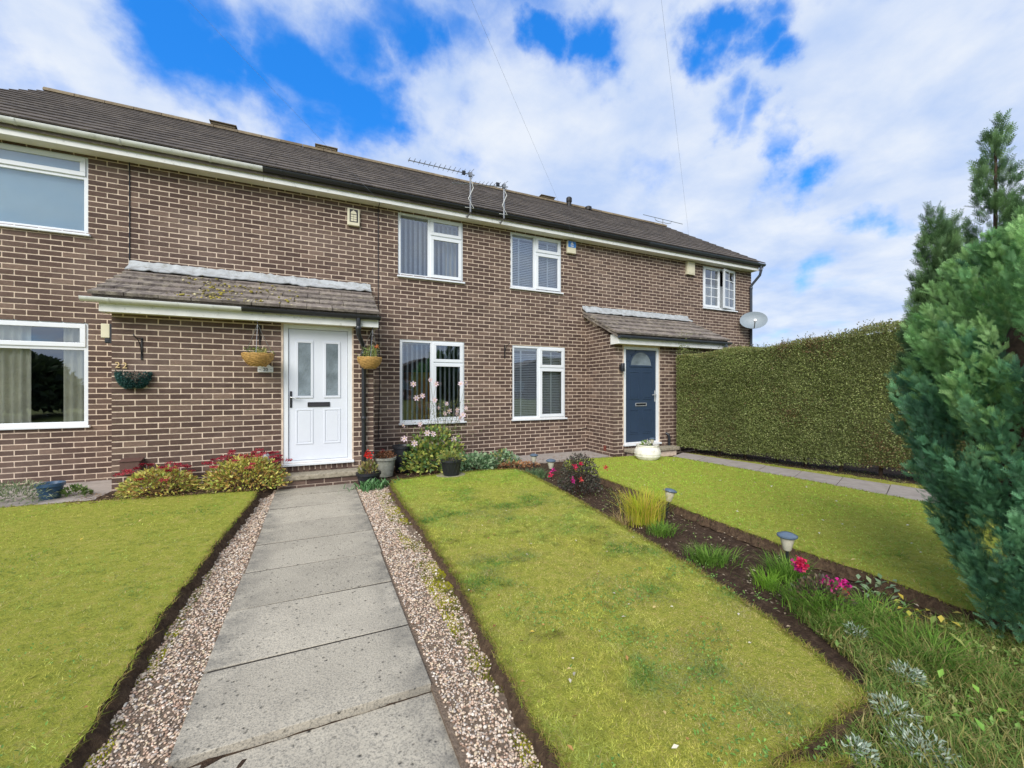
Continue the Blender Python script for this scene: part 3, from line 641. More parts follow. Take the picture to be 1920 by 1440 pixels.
def tiling(parent, x0, x1, y0, z0, y1, z1, rows, tw, me_key, mat, th=.022, overlap=.055, cut_me=None, gap=.004):
    sl = math.atan2(z1 - z0, y1 - y0); L = math.hypot(y1 - y0, z1 - z0); g = L / rows; n = max(1, round((x1 - x0) / tw)); wd = (x1 - x0) / n
    me = tile_mesh(me_key, wd - gap, g + overlap, th, mat); base = wloc(parent); tilt = math.atan2(th * .95, g)
    for r in range(rows):
        for i in range(n + (r % 2)):
            c = x0 + wd * (i + (.5 if r % 2 == 0 else 0)); s = 1.0
            if r % 2 and i == 0: c, s = x0 + wd / 4, .5
            if r % 2 and i == n: c, s = x1 - wd / 4, .5
            t = r * g; lift = th + .006
            o = link('roof_tile', me, parent); o.location = Vector((c + random.gauss(0, .0015), y0 + t * math.cos(sl) - lift * math.sin(sl), z0 + t * math.sin(sl) + lift * math.cos(sl))) - base
            o.rotation_euler = (sl - tilt * .8 + random.gauss(0, .004), random.gauss(0, .003), random.gauss(0, .004)); o.scale = (s, 1, 1)
def gutter(parent, x0, x1, yc, zc, r, mat, name='gutter', brackets=None):
    m = MB(); n = 9; prof = [(yc + r * math.cos(math.pi + math.pi * i / n), zc + r * math.sin(math.pi + math.pi * i / n)) for i in range(n + 1)]
    prof2 = [(yc + (r - .006) * math.cos(2 * math.pi - math.pi * i / n), zc + .004 + (r - .006) * math.sin(2 * math.pi - math.pi * i / n)) for i in range(n + 1)]
    m.prism(prof + prof2, 0, x0, x1); o = m.build(name, mat, parent, smooth=True)
    x = x0 + .25
    while x < x1:
        k = MB(); rr = r + .007; p1 = [(yc + rr * math.cos(math.pi + math.pi * i / n), zc + rr * math.sin(math.pi + math.pi * i / n)) for i in range(n + 1)]; p2 = [(yc + (rr - .004) * math.cos(2 * math.pi - math.pi * i / n), zc + (rr - .004) * math.sin(2 * math.pi - math.pi * i / n)) for i in range(n + 1)]
        k.prism(p1 + p2, 0, x - .016, x + .016); k.box(x - .012, x + .012, yc + r * .6, yc + r + .025, zc - .03, zc - .008); k.build('gutter_bracket', mat, o); x += 1.02
    return o
W22u = (-4.35, -2.88, 3.55, 4.635); W22l = (-4.35, -2.88, .90, 2.33)
W20u = (1.34, 2.58, 3.47, 4.64); W20l = (1.37, 2.61, .77, 2.31)
W18u = (3.60, 4.82, 3.48, 4.64); W18l = (3.64, 4.92, .77, 2.30)
W16u = (9.15, 10.42, 3.52, 4.62)
PORCH1, PORCH2 = (-2.31, .80), (5.48, 8.56)
houses = [
    ('terraced_house', -4.62, -.755, [W22u, W22l], 'brown brick end house with wide single-pane windows and white gutter', 'gutter_white'),
    ('terraced_house', -.755, 3.11, [W20u, W20l], 'brown brick house with vertical blinds and two rooftop-level aerial brackets beside pink anemones', 'gutter_black'),
    ('terraced_house', 3.11, 7.02, [W18u, W18l], 'brown brick house with venetian blinds and blue alarm box under its eaves', 'gutter_black'),
    ('terraced_house', 7.02, 11.06, [W16u], 'brown brick end house with small-paned casement standing open and satellite dish', 'gutter_grey')]
HOUSE = []
for hi, (nm, x0, x1, wins, lab, gm) in enumerate(houses):
    h = empty(nm, ((x0 + x1) / 2, WY, 0), lab, 'house', 'houses of the brick terrace'); HOUSE.append(h)
    hid = []
    for (a, b) in (PORCH1, PORCH2):
        if a < x1 + BL and b > x0 - BL: hid.append((a + .02, b - .02, -1, 3.08))
    m = mortar_wall(x0, x1, -.05, SOF + .02, WY, wins); ya, yb = WY + .0065, 14.4
    if hi == 0: m.quad((x0, yb, -.05), (x0, ya, -.05), (x0, ya, SOF), (x0, yb, SOF)); m.add([(x0, ya, SOF), (x0, yb, SOF), (x0, RY1, RZ1 - .05)], [(0, 2, 1)])
    if hi == 3: m.quad((x1, ya, -.05), (x1, yb, -.05), (x1, yb, SOF), (x1, ya, SOF)); m.add([(x1, ya, SOF), (x1, yb, SOF), (x1, RY1, RZ1 - .05)], [(0, 1, 2)])
    MB().box(x0, x1, yb + .001, yb + .1, -.05, SOF).build('back_wall', 'mortar', h)
    wall = m.build('wall', 'mortar', h)
    lx0, lx1 = (x0 if hi == 0 else x0 - BL), (x1 if hi == 3 else x1 + BL)
    brickwork(wall, [q for q in lay(lx0, lx1, 0, SOF + .01, wins + hid) if x0 <= q[0] < x1], WY)
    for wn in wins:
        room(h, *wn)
    # eaves
    MB().box(x0, x1, FY + .002, WY + .02, SOF, SOF + .012).build('soffit', 'soffit', h)
    MB().box(x0 + .0015, x1 - .0015, FY - .02, FY, SOF - .012, SOF + .165).build('fascia', 'fascia', h, bevel=.003)
    e0 = x0 if hi else x0 - .12; e1 = x1 if hi < 3 else x1 + .14
    gutter(h, e0, e1, FY - .078, SOF + .165, .056, gm)
    # roof
    roof = MB(); t = .03
    roof.prism([(RY0 + .05, RZ0), (RY1, RZ1), (14.7, RZ0 - .05), (14.7, RZ0 - .2), (RY1, RZ1 - .15), (RY0 + .05, RZ0 - .12)], 0, e0, e1)
    ro = roof.build('roof', 'roof_tile', h); tiling(ro, e0, e1, RY0, RZ0, RY1 - .02, RZ1 - .012, 14, .33, 'main_tile_%d' % hi, 'roof_tile')
    x = e0
    while x < e1 - .05:
        xe = min(x + .45, e1); n = 8; pr = [(RY1 + .115 * math.cos(math.pi * i / n), RZ1 - .03 + .1 * math.sin(math.pi * i / n)) for i in range(n + 1)]
        MB().prism(pr, 0, x + .004, xe - .004).build('ridge_tile', 'ridge_tile', ro, smooth=True); x += .45
# raised ridge vents, flues
for (u, v, lab) in ((420, 252, 'raised grey ridge vent over the house with white gutter'), (612, 294, 'raised grey ridge vent over the house with vertical blinds'), (1025, 385, 'raised grey ridge vent over the house with venetian blinds')):
    X = wx(u, RY1); MB().box(X - .22, X + .22, RY1 - .09, RY1 + .09, RZ1 + .05, RZ1 + .095).box(X - .25, X + .25, RY1 - .12, RY1 + .12, RZ1 + .096, RZ1 + .112).build('ridge_vent', 'ridge_tile', None, origin=(X, RY1, RZ1 + .06)).update_tag()
    tag(COL.objects[-1], lab, 'roof vent', 'raised vents on the ridge')
def flue(u, vt, lab, mat, capmat, cw):
    Y = RY1 - .12; X = wx(u, Y); z = RZ1 - .1; hgt = wp(u, vt, Y)[2] - z; e = empty('flue_pipe', (X, Y, z), lab, 'flue')
    MB().lathe((X, Y, z), [(.07, 0), (.07, hgt - .12)], 14).build('pipe', mat, e, smooth=True)
    MB().lathe((X, Y, z), [(.085, hgt - .15), (cw, hgt - .13), (cw, hgt - .03), (.06, hgt)], 14).build('cap', capmat, e, smooth=True)
flue(1067, 370, 'slim dark flue pipe with pointed cap on the ridge', 'black_iron', 'black_iron', .09); flue(1103, 387, 'short pale flue pipe with dark round cap on the ridge', 'metal_grey', 'black_iron', .11)

# windows
h22, h20, h18, h16 = HOUSE
window(h22, *W22u, 'picture', top=.27); window(h22, *W22l, 'picture', top=.25)
window(h20, *W20u, 'casement', .47, .30); window(h20, *W20l, 'casement', .485, .27)
window(h18, *W18u, 'casement', .47, .31); window(h18, *W18l, 'casement', .49, .30); window(h16, *W16u, 'georgian')
# blinds and curtains stand inside: things of their own
def vertical_blind(x0, x1, z0, z1, lab, ang=R(66), y=WY + .15):
    e = empty('vertical_blind', ((x0 + x1) / 2, y, z0), lab, 'blind', 'blinds behind the windows'); n = int((x1 - x0) / .088)
    MB().box(x0, x1, y - .02, y + .02, z1 - .04, z1).build('head_rail', 'blind_white', e)
    src = None
    for i in range(n):
        x = x0 + .05 + (x1 - x0 - .1) * i / (n - 1); a = ang + random.gauss(0, .06)
        if src is None:
            m = MB(); m.box(-.0445, .0445, -.0015, .0015, z0, z1 - .045); o = m.build('slat', 'blind_white', None); src = o.data; bpy.data.objects.remove(o)
        o = link('slat', src, e); o.location = (x - e.location.x, 0, -e.location.z); o.rotation_euler = (0, 0, a)
vertical_blind(W20u[0] + .03, W20u[1] - .03, W20u[2] + .03, W20u[3] - .03, 'white vertical slat blind in the upper window above the pink anemones', R(50))
vertical_blind(W20l[0] + .03, W20l[1] - .03, W20l[2] + .03, W20l[3] - .03, 'white vertical slat blind in the lower window behind the pink anemones', R(58))
def venetian(x0, x1, z0, z1, lab, tilt, y=WY + .125):
    e = empty('venetian_blind', ((x0 + x1) / 2, y, z0), lab, 'blind', 'blinds behind the windows'); n = int((z1 - z0 - .08) / .036); src = None
    MB().box(x0, x1, y - .025, y + .025, z1 - .05, z1).build('head_rail', 'blind_white', e)
    for i in range(n):
        if src is None:
            m = MB(); m.box(x0 - e.location.x, x1 - e.location.x, -.02, .02, -.0012, .0012); o = m.build('slat', 'blind_white', None); src = o.data; bpy.data.objects.remove(o)
        o = link('slat', src, e); o.location = (0, 0, .02 + i * .036); o.rotation_euler = (tilt, 0, 0)
    for f in (.16, .78):
        xx = x0 + (x1 - x0) * f; MB().box(xx - .018, xx + .018, y - .027, y - .025, z0, z1 - .05).build('tape', 'blind_white', e)
venetian(W18u[0] + .05, W18u[1] - .05, W18u[2] + .04, W18u[3] - .05, 'white slatted venetian blind in the upper window next to blue alarm box', R(48))
venetian(W18l[0] + .05, W18l[1] - .05, W18l[2] + .04, W18l[3] - .05, 'white slatted venetian blind in the lower window beside the porch with blue door', R(34))
def pleats(name, x0, x1, z0, z1, y, lab, mat, cat, amp=.025, per=.085, group=None):
    n = int((x1 - x0) / .012); xs = np.linspace(x0, x1, n); yy = y + amp * np.sin(xs / per * 6.283) + amp * .4 * np.sin(xs / per * 2.3 + 1); V = []; 
    for z in (z0, z1): V += list(zip(xs, yy, [z] * n))
    V += [(a, b + .006, c) for a, b, c in V]; Fs = [(i, i + 1, n + i + 1, n + i) for i in range(n - 1)] + [(2 * n + i + 1, 2 * n + i, 3 * n + i, 3 * n + i + 1) for i in range(n - 1)]
    o = npmesh(name, V, Fs, mat, None, None, True); return tag(o, lab, cat, group)
pleats('curtain', -4.25, -3.50, .95, 2.25, WY + .13, 'cream pleated curtain inside wide lower window, on its far side from porch', 'curtain', 'curtain', group='curtains behind the windows')
pleats('curtain', -3.18, -2.94, .95, 2.25, WY + .13, 'cream pleated curtain inside wide lower window, on its side next to porch', 'curtain', 'curtain', group='curtains behind the windows')
pleats('roller_blind', -4.28, -2.93, 3.6, 4.6, WY + .105, 'pale blue blind drawn across wide upper window', 'blind_blue', 'blind', amp=.002, per=.4)
pleats('net_curtain', 9.22, 10.36, 3.58, 4.2, WY + .17, 'white net curtain behind small-paned casement window', 'net', 'curtain', group='curtains behind the windows')
pleats('curtain', 2.28, 2.52, 3.55, 4.55, WY + .25, 'cream curtain edge behind vertical blind of upper window', 'curtain', 'curtain', amp=.015, group='curtains behind the windows')
e = empty('wooden_cupboard', (1.9, WY + 1.3, .1), 'orange wooden cupboard inside the room behind the lower vertical blind', 'cupboard')
MB().box(1.72, 2.35, WY + 1.1, WY + 1.5, .1, 1.75).build('carcass', 'wood_orange', e, bevel=.01); MB().box(1.74, 2.02, WY + 1.08, WY + 1.098, .15, 1.7).build('door', 'wood_orange', e, bevel=.006); MB().box(2.04, 2.33, WY + 1.08, WY + 1.098, .15, 1.7).build('door', 'wood_orange', e, bevel=.006)

# ================================================================ PORCHES
def bevel_panel(m, x0, x1, z0, z1, y, d=.008, w_=.02):
    """raised-and-fielded moulding: a thin frame and a field"""
    frame_box(m, x0, x1, z0, z1, y - d, y + .002, w_)
    m.box(x0 + w_ + .012, x1 - w_ - .012, y - d * .7, y + .002, z0 + w_ + .012, z1 - w_ - .012)
def porch(x0, x1, lab, door, roofx, gut, Zf=(2.335, 2.475), step=True):
    p = empty('entrance_porch', ((x0 + x1) / 2, PY, 0), lab, 'porch', 'lean-to porches of the terrace'); dx0, dx1, dz0, dz1 = door; fy = 6.60
    hole = (dx0, dx1, -.06 if False else dz0 - .10, dz1 + .02)
    m = mortar_wall(x0, x1, -.05, Zf[0] + .03, PY, [(dx0, dx1, dz0, dz1)], .2)
    m.quad((x0 + .0045, WY + .01, -.05), (x0 + .0045, PY + .0045, -.05), (x0 + .0045, PY + .0045, 2.4), (x0 + .0045, WY + .01, 2.4)); m.quad((x1, PY + .0065, -.05), (x1, WY + .01, -.05), (x1, WY + .01, 2.4), (x1, PY + .0065, 2.4))
    m.add([(x0 + .0045, PY + .0045, 2.4), (x0 + .0045, WY + .01, 2.4), (x0 + .0045, WY + .01, 3.06)], [(0, 2, 1), (0, 1, 2)][:1]); m.add([(x1, PY + .0065, 2.4), (x1, WY + .01, 2.4), (x1, WY + .01, 3.06)], [(0, 1, 2)])
    wall = m.build('wall', 'mortar', p)
    heads = [(dx0 - .03, dx1 + .02, dz0 - .125, dz1 + .03)]
    br = lay(x0, x1, 0, Zf[0] + .02, heads, x0)
    brickwork(wall, br, PY, maxn=300)
    # soldier course of headers under the sill
    x = dx0 - .025; hb = unit_brick(); base = wloc(wall)
    while x < dx1 - .03:
        o = link('brick', hb, wall); o.location = Vector((x + .033, PY - .006, dz0 - .085)) - base; o.scale = (.058, .04, .092); x += .0735
    # fascia, soffit, gutter
    fx0, fx1 = x0 - .05, x1 + .05
    MB().box(fx0, fx1, fy, fy + .02, Zf[0], Zf[1]).build('fascia', 'fascia', p, bevel=.003)
    MB().box(fx0 + .005, fx1 - .005, fy + .021, PY + .012, Zf[0] + .012, Zf[0] + .024).build('soffit', 'soffit', p)
    for xx in (fx0, fx1 - .02): MB().box(xx + .001, xx + .019, fy + .0205, PY + (.05 if xx == fx0 else .3), Zf[0] + .001, Zf[1] + .06).build('end_board', 'fascia', p)
    gz = Zf[1] + .01
    for (a, b, mt) in gut: gutter(p, a, b, fy - .055, gz, .048, mt)
    # roof
    ry0, rz0, ry1, rz1 = fy - .06, Zf[1] + .05, WY - .01, 3.10; ra, rb = roofx
    ro = MB().prism([(ry0 + .05, rz0 + .01), (ry1, rz1 - .01), (ry1, rz1 - .09), (ry0 + .05, rz0 - .05)], 0, ra + .02, rb - .02).build('roof', 'porch_tile', p)
    tiling(ro, ra, rb, ry0, rz0, ry1, rz1, 5, .32, 'porch_tile_%d' % int(x0 * 10), 'porch_tile', th=.038, overlap=.04, gap=.008)
    fl = MB(); n = 60; top = []
    for i in range(n + 1): top.append(random.gauss(0, .006))
    xs = [ra + .0 + (rb - ra) * i / n for i in range(n + 1)]
    vs = [(x, WY - .006, rz1 + .15 + top[i]) for i, x in enumerate(xs)] + [(x, WY - .03, rz1 + .075 + random.gauss(0, .003)) for x in xs] + [(x, WY - .17, rz1 - .005 + random.gauss(0, .006)) for x in xs]
    fs = [(k * (n + 1) + i, (k + 1) * (n + 1) + i, (k + 1) * (n + 1) + i + 1, k * (n + 1) + i + 1) for k in (0, 1) for i in range(n)]
    vs += [(x, y + .006, z - .012) for x, y, z in vs]; nn = 3 * (n + 1); fs += [tuple(nn + j for j in f[::-1]) for f in fs] + [(2 * (n + 1) + i, nn + 2 * (n + 1) + i, nn + 2 * (n + 1) + i + 1, 2 * (n + 1) + i + 1) for i in range(n)]
    fl.add(vs, fs).build('flashing', 'lead', p)
    # door
    Y = PY + .015; fm = MB(); fw = .062
    fm.box(dx0, dx0 + fw, Y, Y + .07, dz0, dz1); fm.box(dx1 - fw, dx1, Y, Y + .07, dz0, dz1); fm.box(dx0 + fw, dx1 - fw, Y, Y + .07, dz1 - fw, dz1); fm.box(dx0 + fw, dx1 - fw, Y + .001, Y + .069, dz0, dz0 + .03)
    fm.build('door_frame', 'upvc', p, bevel=.004)
    MB().box(dx0 - .02, dx1 + .025, Y - .07, Y + .03, dz0 - .036, dz0 - .001).build('door_sill', 'upvc', p, bevel=.006)
    return p, (dx0 + fw + .004, dx1 - fw - .004, dz0 + .034, dz1 - fw - .004, Y + .022), wall
porch1, D1, pw1 = porch(*PORCH1, 'porch with white front door and mossy tiled lean-to roof, half its gutter white', (-.435, .49, .325, 2.34), (-2.44, .86), [(-2.50, -.905, 'gutter_white'), (-.905, .875, 'gutter_black')])
porch2, D2, pw2 = porch(*PORCH2, 'porch with dark blue front door and tiled lean-to roof beside the clipped hedge', (5.74, 6.70, .25, 2.28), (5.36, 8.6), [(5.40, 8.62, 'gutter_grey')], Zf=(2.30, 2.44))
# right porch's visible flank is brick too
fb = [(c, z, l) for (c, z, l) in lay(PY + .031, WY, 0, 3.05, [], PY + .031 + BL / 2) if z < 2.44 + (c - PY) * .58]
brickwork(pw2, fb, PY, side=PORCH2[0], maxn=120)
# white door
def build_door(p, D, mat, style):
    x0, x1, z0, z1, y = D; d = MB().box(x0, x1, y, y + .045, z0, z1).build('door', mat, p, bevel=.003); W, Hh = x1 - x0, z1 - z0
    if style == 'white':
        for (a, b) in ((.115, .405), (.585, .875)):
            xa, xb = x0 + W * a, x0 + W * b; za, zb = z0 + Hh * .475, z1 - Hh * .085
            m = MB(); frame_box(m, xa, xb, za, zb, y - .012, y + .002, .032); m.build('moulding', mat, d, bevel=.004)
            MB().box(xa + .03, xb - .03, y - .003, y + .001, za + .03, zb - .03).build('glass_pane', 'obscure_glass', d)
            m = MB(); bevel_panel(m, xa + .0, xb - .0, z0 + Hh * .12, z0 + Hh * .39, y, .007, .022); m.build('panel', mat, d, bevel=.003)
        hx, lx = x0 + .03, 1; zl = z0 + Hh * .425
    else:
        m = MB(); cx = (x0 + x1) / 2; zb = z1 - Hh * .165; r = W * .335; n = 18
        arc = [(cx + r * math.cos(math.pi * i / n), zb + r * 1.0 * math.sin(math.pi * i / n)) for i in range(n + 1)]
        MB().prism(arc, 1, y - .004, y + .001).build('glass_pane', 'obscure_glass', d)
        ro = r + .035; outer = [(cx + ro * math.cos(math.pi * i / n), zb - .0 + ro * math.sin(math.pi * i / n)) for i in range(n + 1)]
        vs = []; fs = []
        for (ox, oz), (ix, iz) in zip(outer, arc): vs += [(ox, y - .014, oz), (ix, y - .014, iz), (ox, y + .002, oz), (ix, y + .002, iz)]
        for i in range(n): k = 4 * i; fs += [(k, k + 1, k + 5, k + 4), (k + 1, k + 3, k + 7, k + 5), (k, k + 4, k + 6, k + 2)]
        m.add(vs, fs); m.box(cx - ro, cx + ro, y - .014, y + .002, zb - .035, zb - .0005); m.build('moulding', mat, d)
        m = MB()
        for i in range(7):                  # fan of raised rays above the arch
            t = math.pi * (i + .5) / 7; r0, r1 = ro + .012, min(ro + .07, ro + .07); a = Vector((math.cos(t), math.sin(t)))
            if zb + a.y * r1 > z1 - .02 or abs(a.x * r1) > W / 2 - .02: r1 = ro + .035
            m.tube([(cx + a.x * r0, y - .001, zb + a.y * r0), (cx + a.x * r1, y - .001, zb + a.y * r1)], .006, 6)
        m.build('moulding', mat, d)
        for (a, b) in ((.12, .44), (.56, .88)):
            for (c, e_) in ((.46, .765), (.085, .355)):
                m = MB(); bevel_panel(m, x0 + W * a, x0 + W * b, z0 + Hh * c, z0 + Hh * e_, y, .008, .022); m.build('panel', mat, d, bevel=.003)
        hx, lx = x1 - .03, -1; zl = z0 + Hh * .405
    hz = z0 + Hh * (.47 if style == 'white' else .50); hm = 'black_plastic' if style == 'white' else 'chrome'
    hd = MB().box(hx - .015, hx + .015, y - .012, y - .0005, hz - .13, hz + .11).build('handle_plate', hm, d, bevel=.006)
    MB().tube([(hx, y - .012, hz + .02), (hx, y - .05, hz + .02), (hx + lx * .02, y - .056, hz + .02), (hx + lx * .115, y - .054, hz + .018)], .009, 8).build('handle', 'chrome', d, smooth=True)
    cx = (x0 + x1) / 2; m = MB(); frame_box(m, cx - .15, cx + .15, zl - .034, zl + .034, y - .014, y, .012); lb = m.build('letterbox', 'black_plastic' if style == 'white' else 'chrome', d, bevel=.003)
    MB().box(cx - .138, cx + .138, y - .008, y - .001, zl - .022, zl + .022).build('letterbox_flap', 'ink' if style == 'white' else 'black_plastic', d)
    return d
build_door(porch1, D1, 'door_white', 'white'); build_door(porch2, D2, 'door_blue', 'blue')
# doorsteps
MB().box(-.50, .62, 6.50, 6.79, .13, .198).build('doorstep', 'stone', porch1, bevel=.012)
ub = unit_brick(); bb = wloc(porch1); MB().box(-.49, .62, 6.535, 6.79, -.03, .129).build('step_base', 'mortar', porch1)
for k in range(2):
    for j in range(6):
        a = -.48 + j * .232 - (k % 2) * .116; b = min(a + .221, .61); a = max(a, -.485)
        if b - a > .04: o = link('brick', ub, porch1); o.location = Vector(((a + b) / 2, 6.528, .022 + k * .072)) - bb; o.scale = (b - a, .03, .061)
MB().box(5.72, 7.02, 6.52, 6.79, .10, .165).build('doorstep', 'stone', porch2, bevel=.01); MB().box(5.8, 6.95, 6.56, 6.79, -.03, .099).build('step_base', 'mortar', porch2)
MB().box(5.472, 5.483, 7.05, 7.13, .10, .21).build('air_brick', 'iron_red', porch2)
# drainpipes
def pipe(parent, pts, r, mat, collars=()):
    o = MB().tube(pts, r, 12).build('drainpipe', mat, parent, smooth=True)
    for (x, y, z) in collars: MB().lathe((x, y, z), [(r + .004, -.03), (r + .008, -.025), (r + .008, .025), (r + .004, .03)], 14).build('pipe_collar', mat, o, smooth=True)
px = wx(672, 6.56); px2 = wx(682, 6.74)
pipe(porch1, [(px, 6.545, 2.45), (px, 6.545, 2.26), (px, 6.56, 2.22), (px2 - .01, 6.71, 2.06), (px2, 6.745, 2.02), (px2, 6.745, .12)], .033, 'gutter_black', [(px, 6.545, 2.3), (px2, 6.745, 1.94), (px2, 6.745, .95)])
pipe(porch2, [(8.46, 6.545, 2.42), (8.46, 6.545, 2.28), (8.46, 6.74, 2.1), (8.46, 6.745, .0)], .033, 'gutter_grey', [(8.46, 6.545, 2.32)])
pipe(h16, [(11.06, 7.47, 4.79), (11.06, 7.47, 4.62), (11.06, 7.5, 4.52), (11.0, 7.68, 4.30), (10.99, 7.705, 4.24), (10.99, 7.705, .0)], .034, 'gutter_grey', [(11.06, 7.47, 4.66), (10.99, 7.705, 4.2), (10.99, 7.705, 2.6)])

# ================================================================ WALL FITTINGS
def text_mesh(txt, size, depth, mat, parent, origin, name):
    cu = bpy.data.curves.new(name, 'FONT'); cu.body = txt; cu.size = size; cu.extrude = depth / 2; cu.align_x = 'CENTER'; cu.align_y = 'CENTER'
    t = bpy.data.objects.new(name, cu); COL.objects.link(t); dg = bpy.context.evaluated_depsgraph_get(); dg.update(); me = bpy.data.meshes.new_from_object(t.evaluated_get(dg)); COL.objects.unlink(t); bpy.data.objects.remove(t)
    me.materials.clear(); me.materials.append(MATS[mat]); o = link(name, me, parent); o.rotation_euler = (R(90), 0, 0); o.location = Vector(origin) - (wloc(parent) if parent else Vector((0, 0, 0))); return o
def wall_bracket(X, Y, Z, lab, L=.24, hgt=.26):
    e = empty('basket_bracket', (X, Y, Z), lab, 'bracket', 'iron basket brackets'); m = MB()
    m.box(X - .009, X + .009, Y - .012, Y - .001, Z - hgt, Z + .02); m.build('back_plate', 'black_iron', e)
    MB().tube([(X, Y - .01, Z), (X, Y - L * .8, Z), (X, Y - L, Z + .015), (X, Y - L - .015, Z + .03), (X, Y - L - .025, Z + .01)], .006, 6).build('arm', 'black_iron', e)
    pts = [(X, Y - .012 - (L * .75) * (1 - math.cos(t)) , Z - hgt + .03 + (hgt - .035) * math.sin(t)) for t in [i * math.pi / 16 for i in range(9)]]
    MB().tube(pts, .005, 6).build('scroll', 'black_iron', e); return e
wall_bracket(wx(266, PY), PY, wp(262, 636, PY)[2], 'empty black iron bracket above the gold house number')
B1 = (wx(487, PY), 6.80, wp(487, 612, PY)[2]); B2 = (wx(699, PY) - .03, 6.80, wp(697, 622, PY)[2])
wall_bracket(*B1, 'black iron bracket carrying wicker basket above the number plaque'); wall_bracket(B2[0], B2[1], B2[2], 'black iron bracket carrying wicker basket next to black drainpipe')
wall_bracket(wx(946, WY), WY, wp(944, 648, WY)[2], 'thin rusty iron bracket on bare wall between the two lower windows')
def hanging_basket(c, r, dep, hook, lab, green):
    e = empty('hanging_basket', c, lab, 'basket', 'wicker hanging baskets'); rows = 11
    for i in range(rows):
        t = i / (rows - 1); rr = r * (.5 + .5 * math.sin(t * math.pi / 2) ** .8) ; z = c[2] - dep * (1 - t) + dep * .0
        m = MB(); n = 28; m.tube([(c[0] + rr * (1 + .02 * math.sin(k * 5 + i)) * math.cos(2 * math.pi * k / n), c[1] + rr * math.sin(2 * math.pi * k / n), z + .004 * math.sin(k * 2.2 + i * 2)) for k in range(n + 1)], .0105, 6, False); m.build('wicker_band', 'wicker', e, smooth=True)
    MB().lathe(c, [(r * .45, -dep), (r * .7, -dep * .75), (r * .9, -.05), (r * .94, -.02), (0.001, -.015)], 20).build('liner', 'compost', e)
    for k in range(3):
        a = 2 * math.pi * k / 3 + .5; MB().tube([(c[0] + r * math.cos(a), c[1] + r * math.sin(a), c[2]), hook], .0032, 5).build('hanging_wire', 'metal_grey', e)
    P = np.column_stack([c[0] + RNG.normal(0, r * .3, 46), c[1] + RNG.normal(0, r * .3, 46), np.full(46, c[2] - .01)]); V, Fc, k = bladesmesh(P, RNG.uniform(.08, .24, 46) * green, .012, RNG.uniform(.2, .9, 46))
    npmesh('foliage', V, Fc, 'leaf', e, np.repeat(pal([S(150, 160, 84), S(120, 138, 66), S(176, 168, 96), S(98, 120, 60)], 46), k, 0))['kind'] = 'stuff'
    n = 90; P = np.column_stack([c[0] + RNG.normal(0, r * .45, n), c[1] + RNG.normal(0, r * .35, n), c[2] + RNG.uniform(0, .14, n) * green]); V, Fc = leafmesh(P, RNG.standard_normal((n, 3)), .035, .016)
    npmesh('foliage', V, Fc, 'leaf', e, np.repeat(pal([S(140, 158, 84), S(112, 136, 70), S(170, 164, 100)], n), 4, 0))['kind'] = 'stuff'; return e
hb1 = wp(484, 664, 6.56); hanging_basket((hb1[0], 6.56, hb1[2]), .185, .15, (B1[0], 6.56, B1[2] + .0), 'wicker hanging basket with sparse greenery above the number plaque', .6)
hb2 = wp(693, 671, 6.56); e = hanging_basket((hb2[0], 6.56, hb2[2]), .17, .15, (B2[0], 6.56, B2[2]), 'wicker hanging basket with straggly plants and an orange bloom by black drainpipe', 1.25)
def blossom(name, c, r, n, cols, parent, mat='petal', petl=.02):
    P = np.array(c) + RNG.normal(0, r * .45, (n, 3)); V, Fc = leafmesh(P, RNG.standard_normal((n, 3)), petl, petl * .8); return npmesh(name, V, Fc, mat, parent, np.repeat(pal(cols, n), 4, 0))
blossom('flower', (hb2[0] + .10, 6.52, hb2[2] + .17), .03, 26, [S(226, 120, 70), S(236, 140, 90)], e)
# half-round wall basket lined with shaggy green
c = wp(252, 698, PY); e = empty('wall_basket', c, 'half-round wall basket with shaggy dark teal lining under the gold number', 'basket'); rw = .155
for i in range(6):
    t = i / 5; rr = rw * math.cos(t * 1.25); MB().tube([(c[0] + rr * math.cos(math.pi + math.pi * k / 14), PY - .004 + rr * .75 * math.sin(math.pi + math.pi * k / 14), c[2] - .19 * math.sin(t * 1.45)) for k in range(15)], .004, 5).build('wire_hoop', 'black_iron', e)
n = 2200; a = math.pi + math.pi * RNG.random(n); t = RNG.random(n) * 1.2; rr = rw * np.cos(t); P = np.column_stack([c[0] + rr * np.cos(a), PY - .01 + rr * .72 * np.sin(a), c[2] - .19 * np.sin(t * 1.1)])
V, Fc = leafmesh(P, np.column_stack([np.cos(a), np.sin(a), RNG.normal(-.2, .9, n)]), .04, .009); npmesh('shaggy_lining', V, Fc, 'leaf', e, np.repeat(pal([S(36, 78, 76), S(56, 104, 98), S(24, 52, 52), S(96, 140, 132)], n), 4, 0))['kind'] = 'stuff'
# numbers
p22 = wp(228, 685, PY); e = empty('house_number', (p22[0], PY, p22[2]), 'gold metal figures 22 on porch brickwork', 'house number')
for k, dx in enumerate((-.034, .034)): text_mesh('2', .105, .012, 'gold', e, (p22[0] + dx, PY - .012, p22[2] + (0 if k == 0 else -.006)), 'numeral')
c = wp(498, 691.5, PY); x, z = c[0], c[2]; hw, hh = .095, .05
e = empty('number_plaque', (x, PY, z), 'white plaque with number 20 and red rose below wicker basket', 'plaque')
prof = [(x - hw, z - hh), (x + hw, z - hh), (x + hw, z + hh * .55), (x + hw * .8, z + hh * .62), (x + hw * .45, z + hh * 1.15), (x + hw * .2, z + hh * 1.4), (x - hw * .2, z + hh * 1.4), (x - hw * .45, z + hh * 1.15), (x - hw * .8, z + hh * .62), (x - hw, z + hh * .55)]
MB().prism(prof[::-1], 1, PY - .014, PY - .002).build('plate', 'white_badge', e, bevel=.002)
